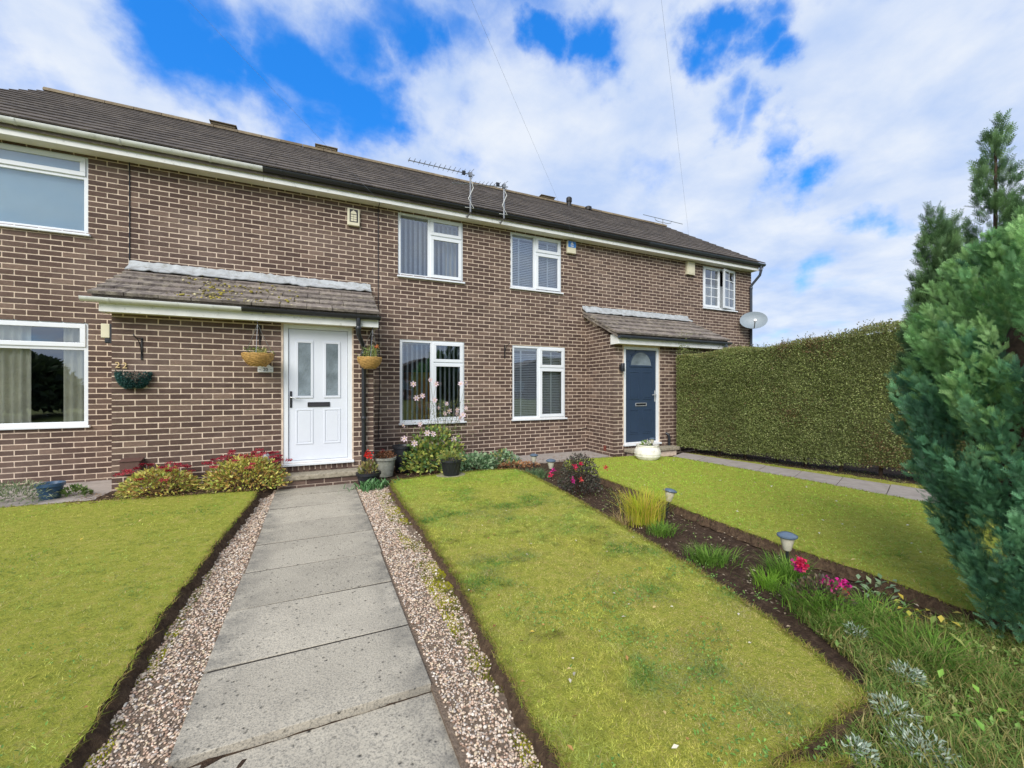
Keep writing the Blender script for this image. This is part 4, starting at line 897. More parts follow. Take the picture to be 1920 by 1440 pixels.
text_mesh('20', .062, .003, 'ink', e, (x, PY - .0165, z - .015), 'numeral')
for dx in (-.068, .068): text_mesh('~', .05, .003, 'ink', e, (x + dx, PY - .0165, z - .012), 'vine_mark')
m = MB()
for k in range(6): a = k * 1.047; m.lathe((0, 0, 0), [(.0, 0)], 3) if False else m.prism([(x + .009 * math.cos(a) + .008 * math.cos(t * 1.047), z + .043 + .009 * math.sin(a) + .008 * math.sin(t * 1.047)) for t in range(6)][::-1], 1, PY - .0168 - .0004 * k, PY - .0142)
m.build('rose', 'red_paint', e)
# lantern at the porch corner, slim lamp by the blue door
c = wp(200, 625, 6.9); e = empty('wall_light', (-2.37, 6.9, c[2]), 'cream and black security light at the corner of the white-door porch', 'light')
MB().box(-2.43, -2.345, 6.85, 6.95, c[2] - .06, c[2] + .115).build('lamp_body', 'cream_plastic', e, bevel=.006); MB().box(-2.344, -2.312, 6.84, 6.96, c[2] - .13, c[2] + .115).build('back_box', 'black_plastic', e, bevel=.004); MB().box(-2.40, -2.345, 6.86, 6.93, c[2] - .125, c[2] - .062).build('sensor', 'black_plastic', e, bevel=.01)
c = wp(1163, 689, PY); e = empty('wall_light', (c[0], PY, c[2]), 'small dark grey up-and-down light beside blue door', 'light'); MB().lathe((c[0], PY - .075, c[2]), [(.04, -.085), (.042, -.08), (.042, .08), (.04, .085)], 16).build('lamp_tube', 'black_plastic', e, smooth=True); MB().box(c[0] - .03, c[0] + .03, PY - .045, PY - .001, c[2] - .05, c[2] + .05).build('mount', 'black_plastic', e)
# boxes under the eaves
a, b = wp(651, 391, WY), wp(674, 427, WY); e = empty('alarm_box', (a[0], WY, b[2]), 'cream alarm box with dark arched emblem above mossy porch roof', 'alarm box', 'alarm boxes under the eaves')
MB().box(a[0], b[0], WY - .06, WY - .001, b[2], a[2]).build('case', 'cream_plastic', e, bevel=.012); xm = (a[0] + b[0]) / 2; zb = b[2]; hh = a[2] - b[2]
MB().box(a[0] + .035, b[0] - .03, WY - .0635, WY - .0602, zb + hh * .2, zb + hh * .93).build('emblem_panel', 'ink', e)
m = MB(); m.prism([(xm - .05, zb + hh * .66), (xm + .05, zb + hh * .66), (xm + .04, zb + hh * .78), (xm, zb + hh * .88), (xm - .04, zb + hh * .78)][::-1], 1, WY - .0655, WY - .0636); m.build('emblem_arch', 'cream_plastic', e)
for k in range(3):
    for j in range(2): MB().box(xm - .047 + j * .049, xm - .002 + j * .049, WY - .0655, WY - .0636, zb + hh * (.25 + .13 * k), zb + hh * (.355 + .13 * k)).build('emblem_block', 'cream_plastic', e)
a, b = wp(1061, 451, WY), wp(1077, 478, WY); e = empty('alarm_box', (a[0], WY, b[2]), 'white alarm box with blue badge and white triangle', 'alarm box', 'alarm boxes under the eaves'); xm = (a[0] + b[0]) / 2; hh = a[2] - b[2]
MB().box(a[0], b[0], WY - .07, WY - .001, b[2], a[2] - .015).build('case', 'cream_plastic', e, bevel=.01); MB().box(a[0] + .015, b[0] - .008, WY - .0745, WY - .0702, b[2] + hh * .45, a[2] - .025).build('badge', 'blue_badge', e, bevel=.003)
MB().prism([(xm - .04, b[2] + hh * .66), (xm + .045, b[2] + hh * .66), (xm + .002, b[2] + hh * .86)][::-1], 1, WY - .0768, WY - .0746).build('badge_triangle', 'white_badge', e); MB().box(xm - .035, xm + .04, WY - .0768, WY - .0746, b[2] + hh * .52, b[2] + hh * .58).build('badge_bar', 'white_badge', e)
a, b = wp(1285, 491, WY), wp(1299, 517, WY); e = tag(MB().box(a[0], b[0], WY - .07, WY - .001, b[2], a[2]).prism([(a[0] + .03, b[2] + .03), (b[0] - .03, b[2] + .03), (b[0] - .03, a[2] - .03), (a[0] + .03, a[2] - .03)][::-1], 1, WY - .076, WY - .0702).build('alarm_box', 'cream_plastic', None, bevel=.01, origin=(a[0], WY, b[2])), 'plain cream alarm box beside small-paned casement', 'alarm box', 'alarm boxes under the eaves')
c = wp(1109, 789, WY); e = empty('junction_box', (c[0] - .04, WY, c[2]), 'small pale grey junction box low in the corner by the blue-door porch', 'junction box'); MB().box(c[0] - .11, c[0] + .01, WY - .05, WY - .001, c[2] - .075, c[2] + .07).build('case', 'dish_grey', e, bevel=.006); MB().tube([(c[0] - .05, WY - .02, c[2] - .07), (c[0] - .07, WY - .012, c[2] - .14), (c[0] - .4, WY - .01, c[2] - .2)], .006, 5).build('cable', 'black_plastic', e)
c = wp(1252, 818, PY); e = empty('waste_pipe', (c[0], PY, 0), 'short black waste pipe with bent top right of blue door', 'pipe'); MB().tube([(c[0], PY - .04, -.02), (c[0], PY - .04, c[2] - .02), (c[0] - .015, PY - .035, c[2] + .04), (c[0] - .05, PY + .03, c[2] + .075)], .03, 10).build('pipe', 'black_plastic', e, smooth=True); MB().lathe((c[0], PY - .04, .07), [(.031, -.03), (.037, -.028), (.037, .028), (.031, .03)], 12).build('collar', 'black_plastic', e, smooth=True)
c = wp(246, 872, PY); e = empty('meter_box', (c[0], PY, c[2] - .1), 'low reddish brown meter box behind the smaller sedum', 'meter box'); MB().box(c[0] - .08, c[0] + .12, PY - .11, PY - .002, c[2] - .11, c[2] + .06).build('case', 'brown_box', e, bevel=.01); MB().prism([(PY - .125, c[2] + .061), (PY - .003, c[2] + .061), (PY - .003, c[2] + .09)], 0, c[0] - .09, c[0] + .13).build('lid', 'brown_box', e)
# aerials on the eaves
def aerial(um, vtop, ul, vl, lab, vb):
    Y = 7.38; X = wx(um, Y); zt = wp(um, vtop, Y)[2]; A = wp(ul, vl, Y); e = empty('tv_aerial', (X, Y, SOF), lab, 'aerial', 'aerials on the eaves')
    MB().tube([(X - .03, FY - .03, SOF + .02), (X - .02, FY - .05, SOF + .0), (X, Y, SOF + .05), (X, Y, zt + .03)], .016, 8).build('mast', 'metal_grey', e, smooth=True)
    bz = zt; bm = MB().tube([(X + .08, Y, bz), (A[0], Y, bz + (A[2] - bz))], .008, 6).build('boom', 'metal_grey', e); n = 13
    for i in range(n):
        f = .04 + .94 * i / (n - 1); x = X + (A[0] - X) * f; z = bz + (A[2] - bz) * f; l = .13 - .05 * f; MB().tube([(x, Y - l, z + .012), (x, Y + l, z + .012)], .004, 5).build('element', 'metal_grey', e); MB().tube([(x, Y, z + .0), (x, Y, z + .03)], .005, 5).build('element_clip', 'black_plastic', e)
    MB().box(X - .16, X - .10, Y - .02, Y + .02, bz - .03, bz + .035).build('dipole_box', 'black_plastic', e)
    for s_ in (-1, 1): MB().tube([(X + .03, Y - .12, bz + s_ * .05), (X + .03, Y + .12, bz + s_ * .08)], .004, 5).build('reflector_rod', 'metal_grey', e)
    MB().box(X - .03, X + .03, Y - .03, Y + .03, zt - .04, zt + .03).build('clamp', 'metal_grey', e)
    MB().tube([(X + .01, Y - .015, zt - .1), (X + .05, Y - .02, SOF + .5), (X - .05, Y - .03, SOF + .28), (X + .06, Y - .02, SOF + .12), (X - .12, Y - .05, SOF + .1)], .006, 5).build('cable', 'gutter_white', e)
aerial(882, 327, 765, 300, 'taller bracket-mounted aerial with long boom over upper window with vertical blinds', 403); aerial(945, 349, 848, 343, 'shorter bracket-mounted aerial with coiled cable beside upper venetian-blind window', 430)
Y = RY1; X = wx(1243, Y); zt = wp(1243, 414, Y)[2]; e = empty('tv_aerial', (X, Y, RZ1), 'small roof aerial with U-shaped yoke on the ridge end', 'aerial'); MB().tube([(X, Y, RZ1 + .02), (X, Y, zt + .05)], .016, 6).build('mast', 'metal_grey', e)
m = MB(); xl, xr = wx(1206, Y), wx(1279, Y); m.tube([(xl, Y, zt + .06), (xr, Y - .02, zt + .03)], .01, 5); m.build('boom', 'metal_grey', e); MB().tube([(wx(1228, Y), Y, zt + .05), (wx(1229, Y), Y, zt - .03), (wx(1234, Y), Y, zt - .06), (wx(1252, Y), Y, zt - .06), (wx(1258, Y), Y, zt - .02), (wx(1259, Y), Y, zt + .04)], .01, 5).build('yoke', 'metal_grey', e)
# satellite dish
Y = 7.42; c = Vector(wp(1413, 600, Y)); nrm = Vector((-.72, -.62, .30)).normalized(); e = empty('satellite_dish', c, 'grey oval satellite dish on the wall corner', 'dish'); sd1 = nrm.cross(Vector((0, 0, 1))).normalized(); up = sd1.cross(nrm); m = MB(); n = 28; rings = 6; vs = []; fs = []
for side in (0, 1):
    for i in range(rings + 1):
        t = i / rings; dpt = .06 * (t * t - 1) - .012 * side
        for k in range(n): a = 2 * math.pi * k / n; vs.append(c + sd1 * .33 * t * math.cos(a) + up * .25 * t * math.sin(a) + nrm * dpt)
for side in (0, 1):
    o = side * (rings + 1) * n
    for i in range(rings):
        for k in range(n): f = (o + i * n + k, o + i * n + (k + 1) % n, o + (i + 1) * n + (k + 1) % n, o + (i + 1) * n + k); fs.append(f if side == 0 else f[::-1])
for k in range(n): a, b = rings * n + k, rings * n + (k + 1) % n; o = (rings + 1) * n; fs.append((a, b, b + o, a + o))
m.add(vs, fs).build('reflector', 'dish_grey', e, smooth=True)
lnb = c + nrm * .30 - up * .16; MB().tube([c - up * .24 - nrm * .01, c + nrm * .1 - up * .26, lnb], .012, 6).build('feed_arm', 'metal_grey', e); MB().tube([lnb - nrm * .02, lnb + nrm * .03], .035, 10).build('receiver', 'metal_grey', e)
MB().tube([c - nrm * .07, c - nrm * .13 + Vector((0, .08, 0)), Vector((10.9, WY - .01, c.z - .12))], .022, 8).build('mount', 'metal_grey', e)
# cables
def cable(name, pts, r, lab, cat='cable', grp=None, mat='wire'): return tag(MB().tube(pts, r, 5).build(name, mat, None, origin=pts[0]), lab, cat, grp)
def span(u0, v0, Y0, u1, v1, zc, lab):
    A = Vector(wp(u0, v0, Y0)); d = pix_dir(u1, v1); B = Vector((0, 0, H)) + d * zc; dirv = (B - A); pts = []
    for i in range(17):
        t = i / 16 * 1.9; q = A + dirv * t; q.z -= .16 * math.sin(min(1, t / 1.9) * math.pi) * 0 + .0; pts.append(q)
    cable('phone_line', pts, .0013, lab, 'cable', 'phone lines overhead')
span(712, 378, FY - .02, 352, 0, 7.5, 'thin overhead line running to the eaves above the cream alarm box'); span(1076, 445, FY - .02, 884, 0, 7.5, 'thin overhead line running to the eaves near the blue alarm box'); span(1296, 480, FY - .02, 1240, 0, 8.0, 'thin overhead line running to the eaves above the plain cream alarm box')
X = wx(243, WY); cable('wall_cable', [(X, WY - .006, SOF), (X + .002, WY - .006, 3.9), (X, WY - .006, 3.25)], .007, 'dark cable down the wall to the mossy porch roof', grp='cables clipped to the wall', mat='black_plastic')
X = wx(709, WY); cable('wall_cable', [(X - .05, FY - .02, SOF + .13), (X, FY + .02, SOF - .02), (X, WY - .006, SOF - .03), (X, WY - .006, 3.0), (X + .03, WY - .006, 1.5), (X, WY - .006, .5)], .006, 'dark cable down the wall between white-door porch and blind windows', grp='cables clipped to the wall', mat='black_plastic')
X = wx(1063, WY); cable('wall_cable', [(X, WY - .006, 3.5), (X, WY - .006, .7)], .004, 'thin cable down the wall right of the venetian blinds', grp='cables clipped to the wall', mat='brown_box')

# ================================================================ POTS AND SMALL THINGS
def pot(name, x, y, z, r0, r1, h, lab, mat, rim=.02, cat='pot', grp='plant pots by the walls', lattice=False, soil=True):
    e = empty(name, (x, y, z), lab, cat, grp); MB().lathe((x, y, z), [(r0, 0), (r1 * .97, h - rim * 2), (r1, h - rim * 2), (r1 + rim * .6, h - rim * 1.8), (r1 + rim * .6, h), (r1 - .015, h), (r1 - .03, h - .05)], 28, closed=False).build('pot_wall', mat, e, smooth=True)
    if soil: MB().lathe((x, y, z), [(r1 - .018, h - .035), (r1 * .5, h - .022), (.002, h - .018)], 20).build('compost', 'compost', e)
    if lattice:
        for k in range(14):
            for s_ in (-1, 1):
                pts = []
                for i in range(7): t = i / 6; rr = r0 + (r1 - r0) * (t * .86 + .02) + .001; a = 2 * math.pi * k / 14 + s_ * t * .45; pts.append((x + rr * math.cos(a), y + rr * math.sin(a), z + h * .84 * (t * .95 + .03)))
                MB().tube(pts, .0035, 4).build('lattice_rib', mat, e)
    return e
def foliage(parent, P, D, L, W, cols, jit=.15, name='foliage'):
    V, Fc = leafmesh(P, D, L, W); o = npmesh(name, V, Fc, 'leaf', parent, np.repeat(pal(cols, len(P), jit), 4, 0)); o['kind'] = 'stuff'; return o
def dome(c, rx, ry, h, n, shell=.55):
    d = unit(RNG.standard_normal((n, 3))); d[:, 2] = np.abs(d[:, 2]); r = (shell + (1 - shell) * RNG.random(n) ** .5)[:, None]
    return np.array(c) + d * r * np.array([rx, ry, h]), d
def stems(parent, pairs, r, cols):
    m = MB()
    for a, b in pairs:
        a, b = Vector(a), Vector(b); mid = a.lerp(b, .5) + Vector((random.gauss(0, .015), random.gauss(0, .015), 0)); m.tube([a, mid, b], [r, r * .8, r * .6], 4, False)
    n = len(m.v); o = npmesh('stem', m.v, m.f, 'leaf', parent, pal(cols, 1, 0).repeat(n, 0)); o['kind'] = 'stuff'
# sedums
def sedum(c, rx, ry, h, n, nh, lab):
    e = empty('sedum_plant', c, lab, 'plant', 'red-flowered sedums before the porch'); P, D = dome(c, rx, ry, h, n, .5); foliage(e, P, D + RNG.normal(0, .5, (n, 3)), RNG.uniform(.035, .065, n), RNG.uniform(.018, .03, n), [S(206, 204, 100), S(184, 190, 96), S(222, 214, 120), S(150, 168, 80), S(214, 176, 104), S(166, 130, 76)])
    stems(e, [((c[0] + random.gauss(0, rx * .25), c[1] + random.gauss(0, ry * .2), c[2]), (c[0] + random.uniform(-rx, rx) * .85, c[1] - abs(random.gauss(0, ry * .6)), c[2] + h * random.uniform(.4, .8))) for _ in range(34)], .004, [S(150, 124, 84)])
    for k in range(nh):
        a = random.uniform(0, 6.28); rr = random.uniform(.1, 1.05) ** .6; x, y = c[0] + rx * rr * math.cos(a), c[1] + ry * rr * math.sin(a); z = c[2] + h * (1.12 - .42 * rr * rr) + random.uniform(-.02, .05); n = 70; hr = random.uniform(.035, .062)
        q = RNG.normal(0, hr * .5, (n, 3)).clip(-hr * .75, hr * .75) * np.array([1, 1, .28]) + np.array([x, y, z]); V, Fc = leafmesh(q, RNG.standard_normal((n, 3)) + np.array([0, 0, .8]), .016, .012); npmesh('flower_head', V, Fc, 'petal', e, np.repeat(pal(random.choice([[S(170, 40, 66), S(146, 34, 58), S(190, 66, 84)], [S(190, 60, 80), S(206, 100, 104), S(160, 44, 64)], [S(150, 36, 52), S(120, 28, 46)]]), n), 4, 0))
sedum((wx(300, 6.5), 6.5, .13), .40, .26, .30, 1300, 17, 'smaller yellow-leaved sedum with few dark red heads by the meter box')
sedum((wx(462, 6.5), 6.5, .10), .50, .28, .42, 2200, 34, 'larger sedum with dense crimson flower heads beside the doorstep')
# raised soil bed beneath them
def bed_left():
    nx, ny = 60, 16; X, Y_ = np.meshgrid(np.linspace(-2.6, -.5, nx), np.linspace(6.15, 6.82, ny)); P = np.stack([X.ravel(), Y_.ravel()], 1); Z = .13 * np.clip((-.52 - P[:, 0]) / .35, 0, 1) ** .6 * np.clip((P[:, 1] - 6.1) / .25, .3, 1) + .03 * (fbm(P, 8, 4) - .5) - .01
    i = (np.arange(ny - 1)[:, None] * nx + np.arange(nx - 1)[None]).ravel(); npmesh('flower_bed', np.column_stack([P, Z]), np.stack([i, i + 1, i + nx + 1, i + nx], 1), 'soil')['kind'] = 'structure'
bed_left()
# blue pot with spiky grey-green plant
e = pot('plant_pot', -2.83, 6.72, .115, .085, .115, .19, 'blue glazed pot overflowing with spiky grey-green shrub by wide window', 'pot_blue'); n = 900; P, D = dome((-3.08, 6.62, .14), .34, .2, .22, n, .3); foliage(e, P, D + RNG.normal(0, .5, (n, 3)), .06, .009, [S(116, 134, 96), S(140, 154, 116), S(92, 112, 78), S(160, 166, 128)])
n = 140; P, D = dome((wx(140, 6.7), 6.7, .14), .13, .1, .1, n, .3); e = empty('weed_clump', (wx(140, 6.7), 6.7, .13), 'low green weed clump beside the blue pot', 'plant'); foliage(e, P, D, .05, .025, [S(110, 130, 66), S(88, 112, 56)])
# pots right of the white door
e = pot('plant_pot', wx(691, 6.42), 6.42, .0, .125, .165, .185, 'low black pot with red geranium beside black drainpipe', 'black_plastic', lattice=True); gx = wx(691, 6.42); n = 70; P, D = dome((gx, 6.42, .18), .14, .12, .15, n, .3); foliage(e, P, D, .06, .05, [S(150, 150, 90), S(120, 128, 72), S(168, 150, 100)])
stems(e, [((gx + random.gauss(0, .03), 6.42, .16), (gx + random.gauss(0, .08), 6.42 + random.gauss(0, .06), .36)) for _ in range(9)] + [((gx, 6.42, .18), (gx - .01, 6.40, .42))], .005, [S(130, 110, 66)]); blossom('flower', (gx - .01, 6.40, .44), .055, 60, [S(226, 50, 44), S(240, 84, 70), S(206, 36, 36)], e, petl=.03)
blossom('flower', (gx + .2, 6.5, .47), .03, 20, [S(140, 52, 48), S(120, 40, 40)], e)
e = pot('plant_pot', wx(722, 6.95), 6.95, .0, .12, .165, .30, 'weathered grey pot with brown dried-up plant', 'pot_grey'); n = 500; P, D = dome((wx(722, 6.95), 6.95, .29), .16, .15, .11, n, .2); foliage(e, P, D + RNG.normal(0, .8, (n, 3)), .035, .014, [S(126, 84, 58), S(152, 106, 74), S(98, 66, 48)])
pot('plant_pot', wx(756, 7.2), 7.2, .0, .13, .17, .44, 'tall plain black pot half hidden by anemone leaves', 'black_plastic')
e = pot('plant_pot', wx(846, 6.25), 6.25, LZ, .115, .155, .25, 'black lattice-patterned pot standing on lawn corner', 'black_plastic', lattice=True); n = 260; P, D = dome((wx(846, 6.25), 6.25, LZ + .23), .2, .16, .16, n, .2); foliage(e, P, D, .045, .02, [S(150, 160, 84), S(120, 140, 70), S(176, 170, 96)])
MB().prism([(wx(846, 6.25) + .24 * math.cos(t), 6.28 + .2 * math.sin(t)) for t in [k * .7 for k in range(9)]], 2, .01, LZ + .004).build('stepping_stone', 'stone', None).update_tag(); tag(COL.objects[-1], 'flat stone under the lattice-patterned pot', 'stone')
# anemone clump
def anemone():
    cx, cy = 1.83, 6.98; e = empty('anemone_clump', (cx, cy, .0), 'tall pink-flowered anemone clump before the lower vertical blind', 'plant')
    n = 1500; P, D = dome((cx, cy, .02), .56, .3, .70, n, .2); P[:, 2] += .05 * RNG.random(n); foliage(e, P, D + RNG.normal(0, .5, (n, 3)), RNG.uniform(.05, .1, n), RNG.uniform(.03, .065, n), [S(128, 152, 74), S(158, 172, 84), S(100, 130, 66), S(186, 186, 96), S(112, 146, 96)])
    n = 900; P = np.column_stack([RNG.normal(cx + .15, .27, n), RNG.normal(cy, .12, n), RNG.uniform(.5, 1.2, n)]); foliage(e, P, RNG.standard_normal((n, 3)), .03, .012, [S(110, 130, 76), S(140, 150, 96), S(90, 106, 66)])
    fl = [(775, 720), (792, 742), (781, 746), (807, 712), (818, 720), (815, 750), (837, 757), (857, 768), (864, 720), (874, 765), (757, 797), (788, 795), (801, 812), (812, 814), (758, 823), (777, 831), (830, 829), (851, 823), (873, 718), (842, 770), (856, 775), (835, 775), (868, 778), (822, 765), (862, 783)]; pr = []; src = None
    for (u, v) in fl:
        Y = cy - .22 + random.uniform(-.05, .2); p = wp(u, v, Y); pr.append(((cx + random.gauss(0, .18), cy, .25), p)); n = 6; vs = []; fs = []
        if src is None:
            for k in range(n):
                a = 2 * math.pi * k / n; b = len(vs); r = .043; vs += [(0, 0, 0), (r * .55 * math.cos(a - .42), -.006, r * .55 * math.sin(a - .42)), (r * math.cos(a - .2), -.01, r * math.sin(a - .2)), (r * math.cos(a + .2), -.012, r * math.sin(a + .2)), (r * .55 * math.cos(a + .42), -.004, r * .55 * math.sin(a + .42))]; fs.append((b, b + 1, b + 2, b + 3, b + 4))
            src = npmesh('flower', vs, fs, 'petal', None, pal([S(240, 222, 228), S(232, 204, 214)], len(vs), .03)); sm = src.data; bpy.data.objects.remove(src)
            ce = MB().lathe((0, -.006, 0), [(.001, -.01), (.01, -.006), (.01, .006), (.001, .01)], 8).build('fc', 'gold'); cm = ce.data; bpy.data.objects.remove(ce)
        o = link('flower', sm, e); o.location = Vector(p) - wloc(e); o.rotation_euler = (random.gauss(-.25, .35), random.random() * 6, random.gauss(-.25, .45)); s_ = random.uniform(.85, 1.3); o.scale = (s_,) * 3
        q = link('flower_eye', cm, o)
    stems(e, pr, .0035, [S(112, 104, 66)])
anemone()
def leafy(name, u, v, Y, rx, ry, h, n, L, W, cols, lab, z=0.0, cat='plant', shell=.3, spread=.5):
    x = wx(u, Y); e = empty(name, (x, Y, z), lab, cat); P, D = dome((x, Y, z), rx, ry, h, n, shell); foliage(e, P, D + RNG.normal(0, spread, (n, 3)), RNG.uniform(.7, 1.2, n) * L, RNG.uniform(.7, 1.2, n) * W, cols); return e
GG = [S(132, 160, 120), S(112, 146, 104), S(150, 172, 134), S(94, 124, 84)]
leafy('cranesbill_plant', 890, 870, 6.75, .42, .24, .30, 620, .07, .055, GG, 'broad grey-green leafy clump right of lattice pot')
leafy('cranesbill_plant', 940, 860, 7.0, .36, .22, .26, 480, .065, .05, GG + [S(150, 150, 90)], 'low grey-green leafy clump against wall below venetian window')
e = leafy('dead_leaf_heap', 965, 872, 6.75, .5, .22, .08, 320, .05, .03, [S(170, 122, 84), S(150, 104, 70), S(186, 150, 110)], 'brown heap of dead leaves below the venetian window')
leafy('silver_plant', 968, 860, 6.9, .08, .08, .16, 90, .07, .03, [S(170, 184, 168), S(150, 168, 150)], 'small silvery rosette at the end of the wall bed')
# strap-leaved clump by the path
x, y = .72, 6.12; e = empty('bergenia_clump', (x, y, 0), 'low clump of fresh green strap leaves beside the path end', 'plant'); n = 150; P = np.column_stack([RNG.normal(x, .13, n), RNG.normal(y, .07, n), np.zeros(n)]); V, Fc, k = bladesmesh(P, RNG.uniform(.09, .17, n), RNG.uniform(.02, .038, n), RNG.uniform(.3, .9, n), 4); npmesh('foliage', V, Fc, 'leaf', e, np.repeat(pal([S(96, 142, 84), S(122, 164, 110), S(74, 116, 66)], n), k, 0))['kind'] = 'stuff'
# planter by the blue door
pc = gp(1214, 866, .05); X0, Y0 = pc[0], pc[1] + .18; X0 = wx(1214, Y0)
e = empty('stone_planter', (X0, Y0, .05), 'round white planter in front of blue door', 'planter'); MB().lathe((X0, Y0, .04), [(.15, 0), (.22, .06), (.245, .13), (.235, .2), (.2, .262), (.205, .275), (.205, .30), (.185, .30), (.17, .27)], 32, closed=False).build('bowl', 'planter_white', e, smooth=True); MB().lathe((X0, Y0, .04), [(.175, .268), (.09, .28), (.002, .285)], 18).build('compost', 'compost', e)
for k in range(3): MB().lathe((X0, Y0, .04), [(.246 - abs(k - 1) * .012, .085 + k * .05), (.25 - abs(k - 1) * .012, .092 + k * .05), (.246 - abs(k - 1) * .012, .1 + k * .05)], 32, closed=False).build('carved_band', 'planter_white', e, smooth=True)
n = 150; P, D = dome((X0 - .05, Y0, .31), .12, .1, .1, n, .2); foliage(e, P, D, .035, .02, [S(120, 150, 74), S(150, 170, 90)]); blossom('flower', (X0 - .06, Y0 - .08, .41), .05, 22, [S(230, 222, 220)], e)
# solar stake lights
def solar_light(x, y, z, h, lab, tilt=0.0, k=1.0):
    e = empty('solar_light', (x, y, z), lab, 'garden light', 'solar stake lights'); r = .055 * k
    MB().tube([(x, y, z - .03), (x, y, z + h - .11 * k)], .011, 8).build('stake', 'black_plastic', e)
    MB().lathe((x, y, z + h - .11 * k), [(.02 * k, 0), (.026 * k, .01 * k), (.044 * k, .085 * k), (.044 * k, .09 * k)], 16).build('lens', 'lamp_frost', e, smooth=True)
    MB().lathe((x, y, z + h - .022 * k), [(r, 0), (r * 1.12, .006 * k), (r * 1.1, .016 * k), (r * .6, .03 * k), (.001, .034 * k)], 18).build('cap', 'solar', e, smooth=True)
    e.rotation_euler = (0, tilt, 0); return e
def sl_at(u, vb, vt, lab, tilt=0.0, k=1.0):
    x, y = gp(u, vb, .0); zc = y * CT + x * ST; h = (vb - vt) * zc / F; solar_light(x, y, 0, h, lab, tilt, k)
sl_at(1476, 1072, 1001, 'upright solar stake light by the long green grass tuft', 0, 1.15); sl_at(1249, 968, 918, 'tilted solar stake light behind yellow sedge', .22, 1.2); sl_at(1001, 884, 852, 'solar stake light near the dead leaves below venetian window', 0, 1.2); sl_at(1033, 895, 862, 'solar stake light beside dark fuchsia bush', 0, 1.3)
solar_light(X0 + .02, Y0 - .1, .3, .17, 'small solar light stuck in white planter', 0, .9)
x, y = wx(499, 6.66), 6.66; e = empty('stake_light', (x, y, .05), 'slim steel-topped stake light among the larger sedum', 'garden light'); MB().lathe((x, y, .05), [(.028, 0), (.028, .40)], 14).build('post', 'black_plastic', e, smooth=True); MB().lathe((x, y, .05), [(.036, .36), (.038, .37), (.038, .46), (.03, .475), (.001, .48)], 16).build('head', 'chrome', e, smooth=True)
# ================================================================ BED PLANTS
def tuft(name, u, v, r, h, n, cols, lab, wd=.005, lean=(.2, .8), z=0.0, grp=None, seg=4):
    x, y = gp(u, v, z); e = empty(name, (x, y, z), lab, 'grass clump', grp); P = np.column_stack([RNG.normal(x, r * .5, n), RNG.normal(y, r * .45, n), np.full(n, z - .01)]); az = np.arctan2(P[:, 1] - y, P[:, 0] - x) + RNG.normal(0, .8, n)
    V, Fc, k = bladesmesh(P, RNG.uniform(.55, 1.05, n) * h, wd * RNG.uniform(.7, 1.3, n), RNG.uniform(lean[0], lean[1], n), seg, az); npmesh('blades', V, Fc, 'grass_blade', e, np.repeat(pal(cols, n), k, 0))['kind'] = 'stuff'; return e
YS = [S(206, 208, 60), S(184, 196, 60), S(222, 214, 90), S(160, 180, 62), S(216, 186, 96)]; GR = [S(110, 152, 58), S(118, 156, 60), S(76, 116, 40), S(134, 164, 76)]
tuft('sedge_clump', 1208, 978, .17, .40, 700, YS, 'tall yellow sedge clump in the soil strip', .0055, (.05, .9)); tuft('sedge_clump', 1165, 985, .1, .2, 90, [S(190, 168, 120), S(168, 146, 96)], 'withered straw-coloured clump beside yellow sedge', .005, (.6, 1.4))
tuft('grass_tuft', 1240, 1000, .12, .14, 260, GR, 'short green grass tuft just below yellow sedge', .005, (.4, 1.1)); tuft('grass_tuft', 1330, 1052, .16, .15, 420, GR, 'isolated green grass tuft in bare soil between sedge and upright solar light', .005, (.4, 1.1)); tuft('grass_tuft', 1472, 1082, .12, .2, 420, GR, 'dark green grass tuft around the upright solar light', .005, (.3, 1.0)); tuft('grass_tuft', 1440, 1098, .1, .13, 200, [S(120, 164, 50), S(140, 180, 66)], 'bright green tuft below the upright solar light', .005, (.4, 1.1)); tuft('grass_tuft', 1520, 1135, .16, .17, 420, GR, 'wide green grass tuft below the magenta fuchsia', .005, (.4, 1.2))
tuft('daffodil_leaves', 1005, 893, .18, .16, 260, [S(110, 140, 96), S(130, 156, 110), S(94, 122, 84)], 'low blue-green strap leaves beside dark fuchsia bush', .009, (.4, 1.0))
# dark fuchsia bush
x, y = gp(1086, 928); y += .12; x = wx(1086, y); e = empty('fuchsia_bush', (x, y, 0), 'dark-leaved fuchsia bush with few magenta flowers', 'shrub'); n = 2600; P, D = dome((x, y, .04), .30, .26, .50, n, .3); foliage(e, P, D + RNG.normal(0, .6, (n, 3)), RNG.uniform(.02, .04, n), RNG.uniform(.014, .022, n), [S(74, 78, 66), S(96, 96, 82), S(60, 62, 54), S(112, 106, 96), S(84, 66, 66)])
stems(e, [((x + random.gauss(0, .04), y + random.gauss(0, .04), 0), (x + random.uniform(-.25, .25), y + random.uniform(-.2, .2), random.uniform(.25, .5))) for _ in range(26)], .005, [S(92, 66, 54)])
MAG = [[S(206, 40, 84), S(226, 70, 110)], [S(214, 60, 150), S(196, 40, 130)], [S(226, 110, 96), S(200, 70, 70)]]
for (u, v, k) in ((1037, 882, 1), (1033, 890, 0), (1078, 875, 0), (1089, 869, 0), (1074, 900, 1), (1090, 899, 2), (1136, 876, 2)): p = wp(u, v, y - .22); blossom('flower', p, .03, 26, MAG[k], e, petl=.026)
x, y = gp(1565, 1150); e = empty('fuchsia_plant', (x, y, 0), 'low fuchsia with bright magenta and purple flowers', 'shrub'); n = 420; P, D = dome((x + .05, y + .1, .02), .22, .16, .14, n, .2); foliage(e, P, D, .03, .018, [S(96, 84, 66), S(110, 96, 70), S(84, 104, 56), S(76, 60, 56)])
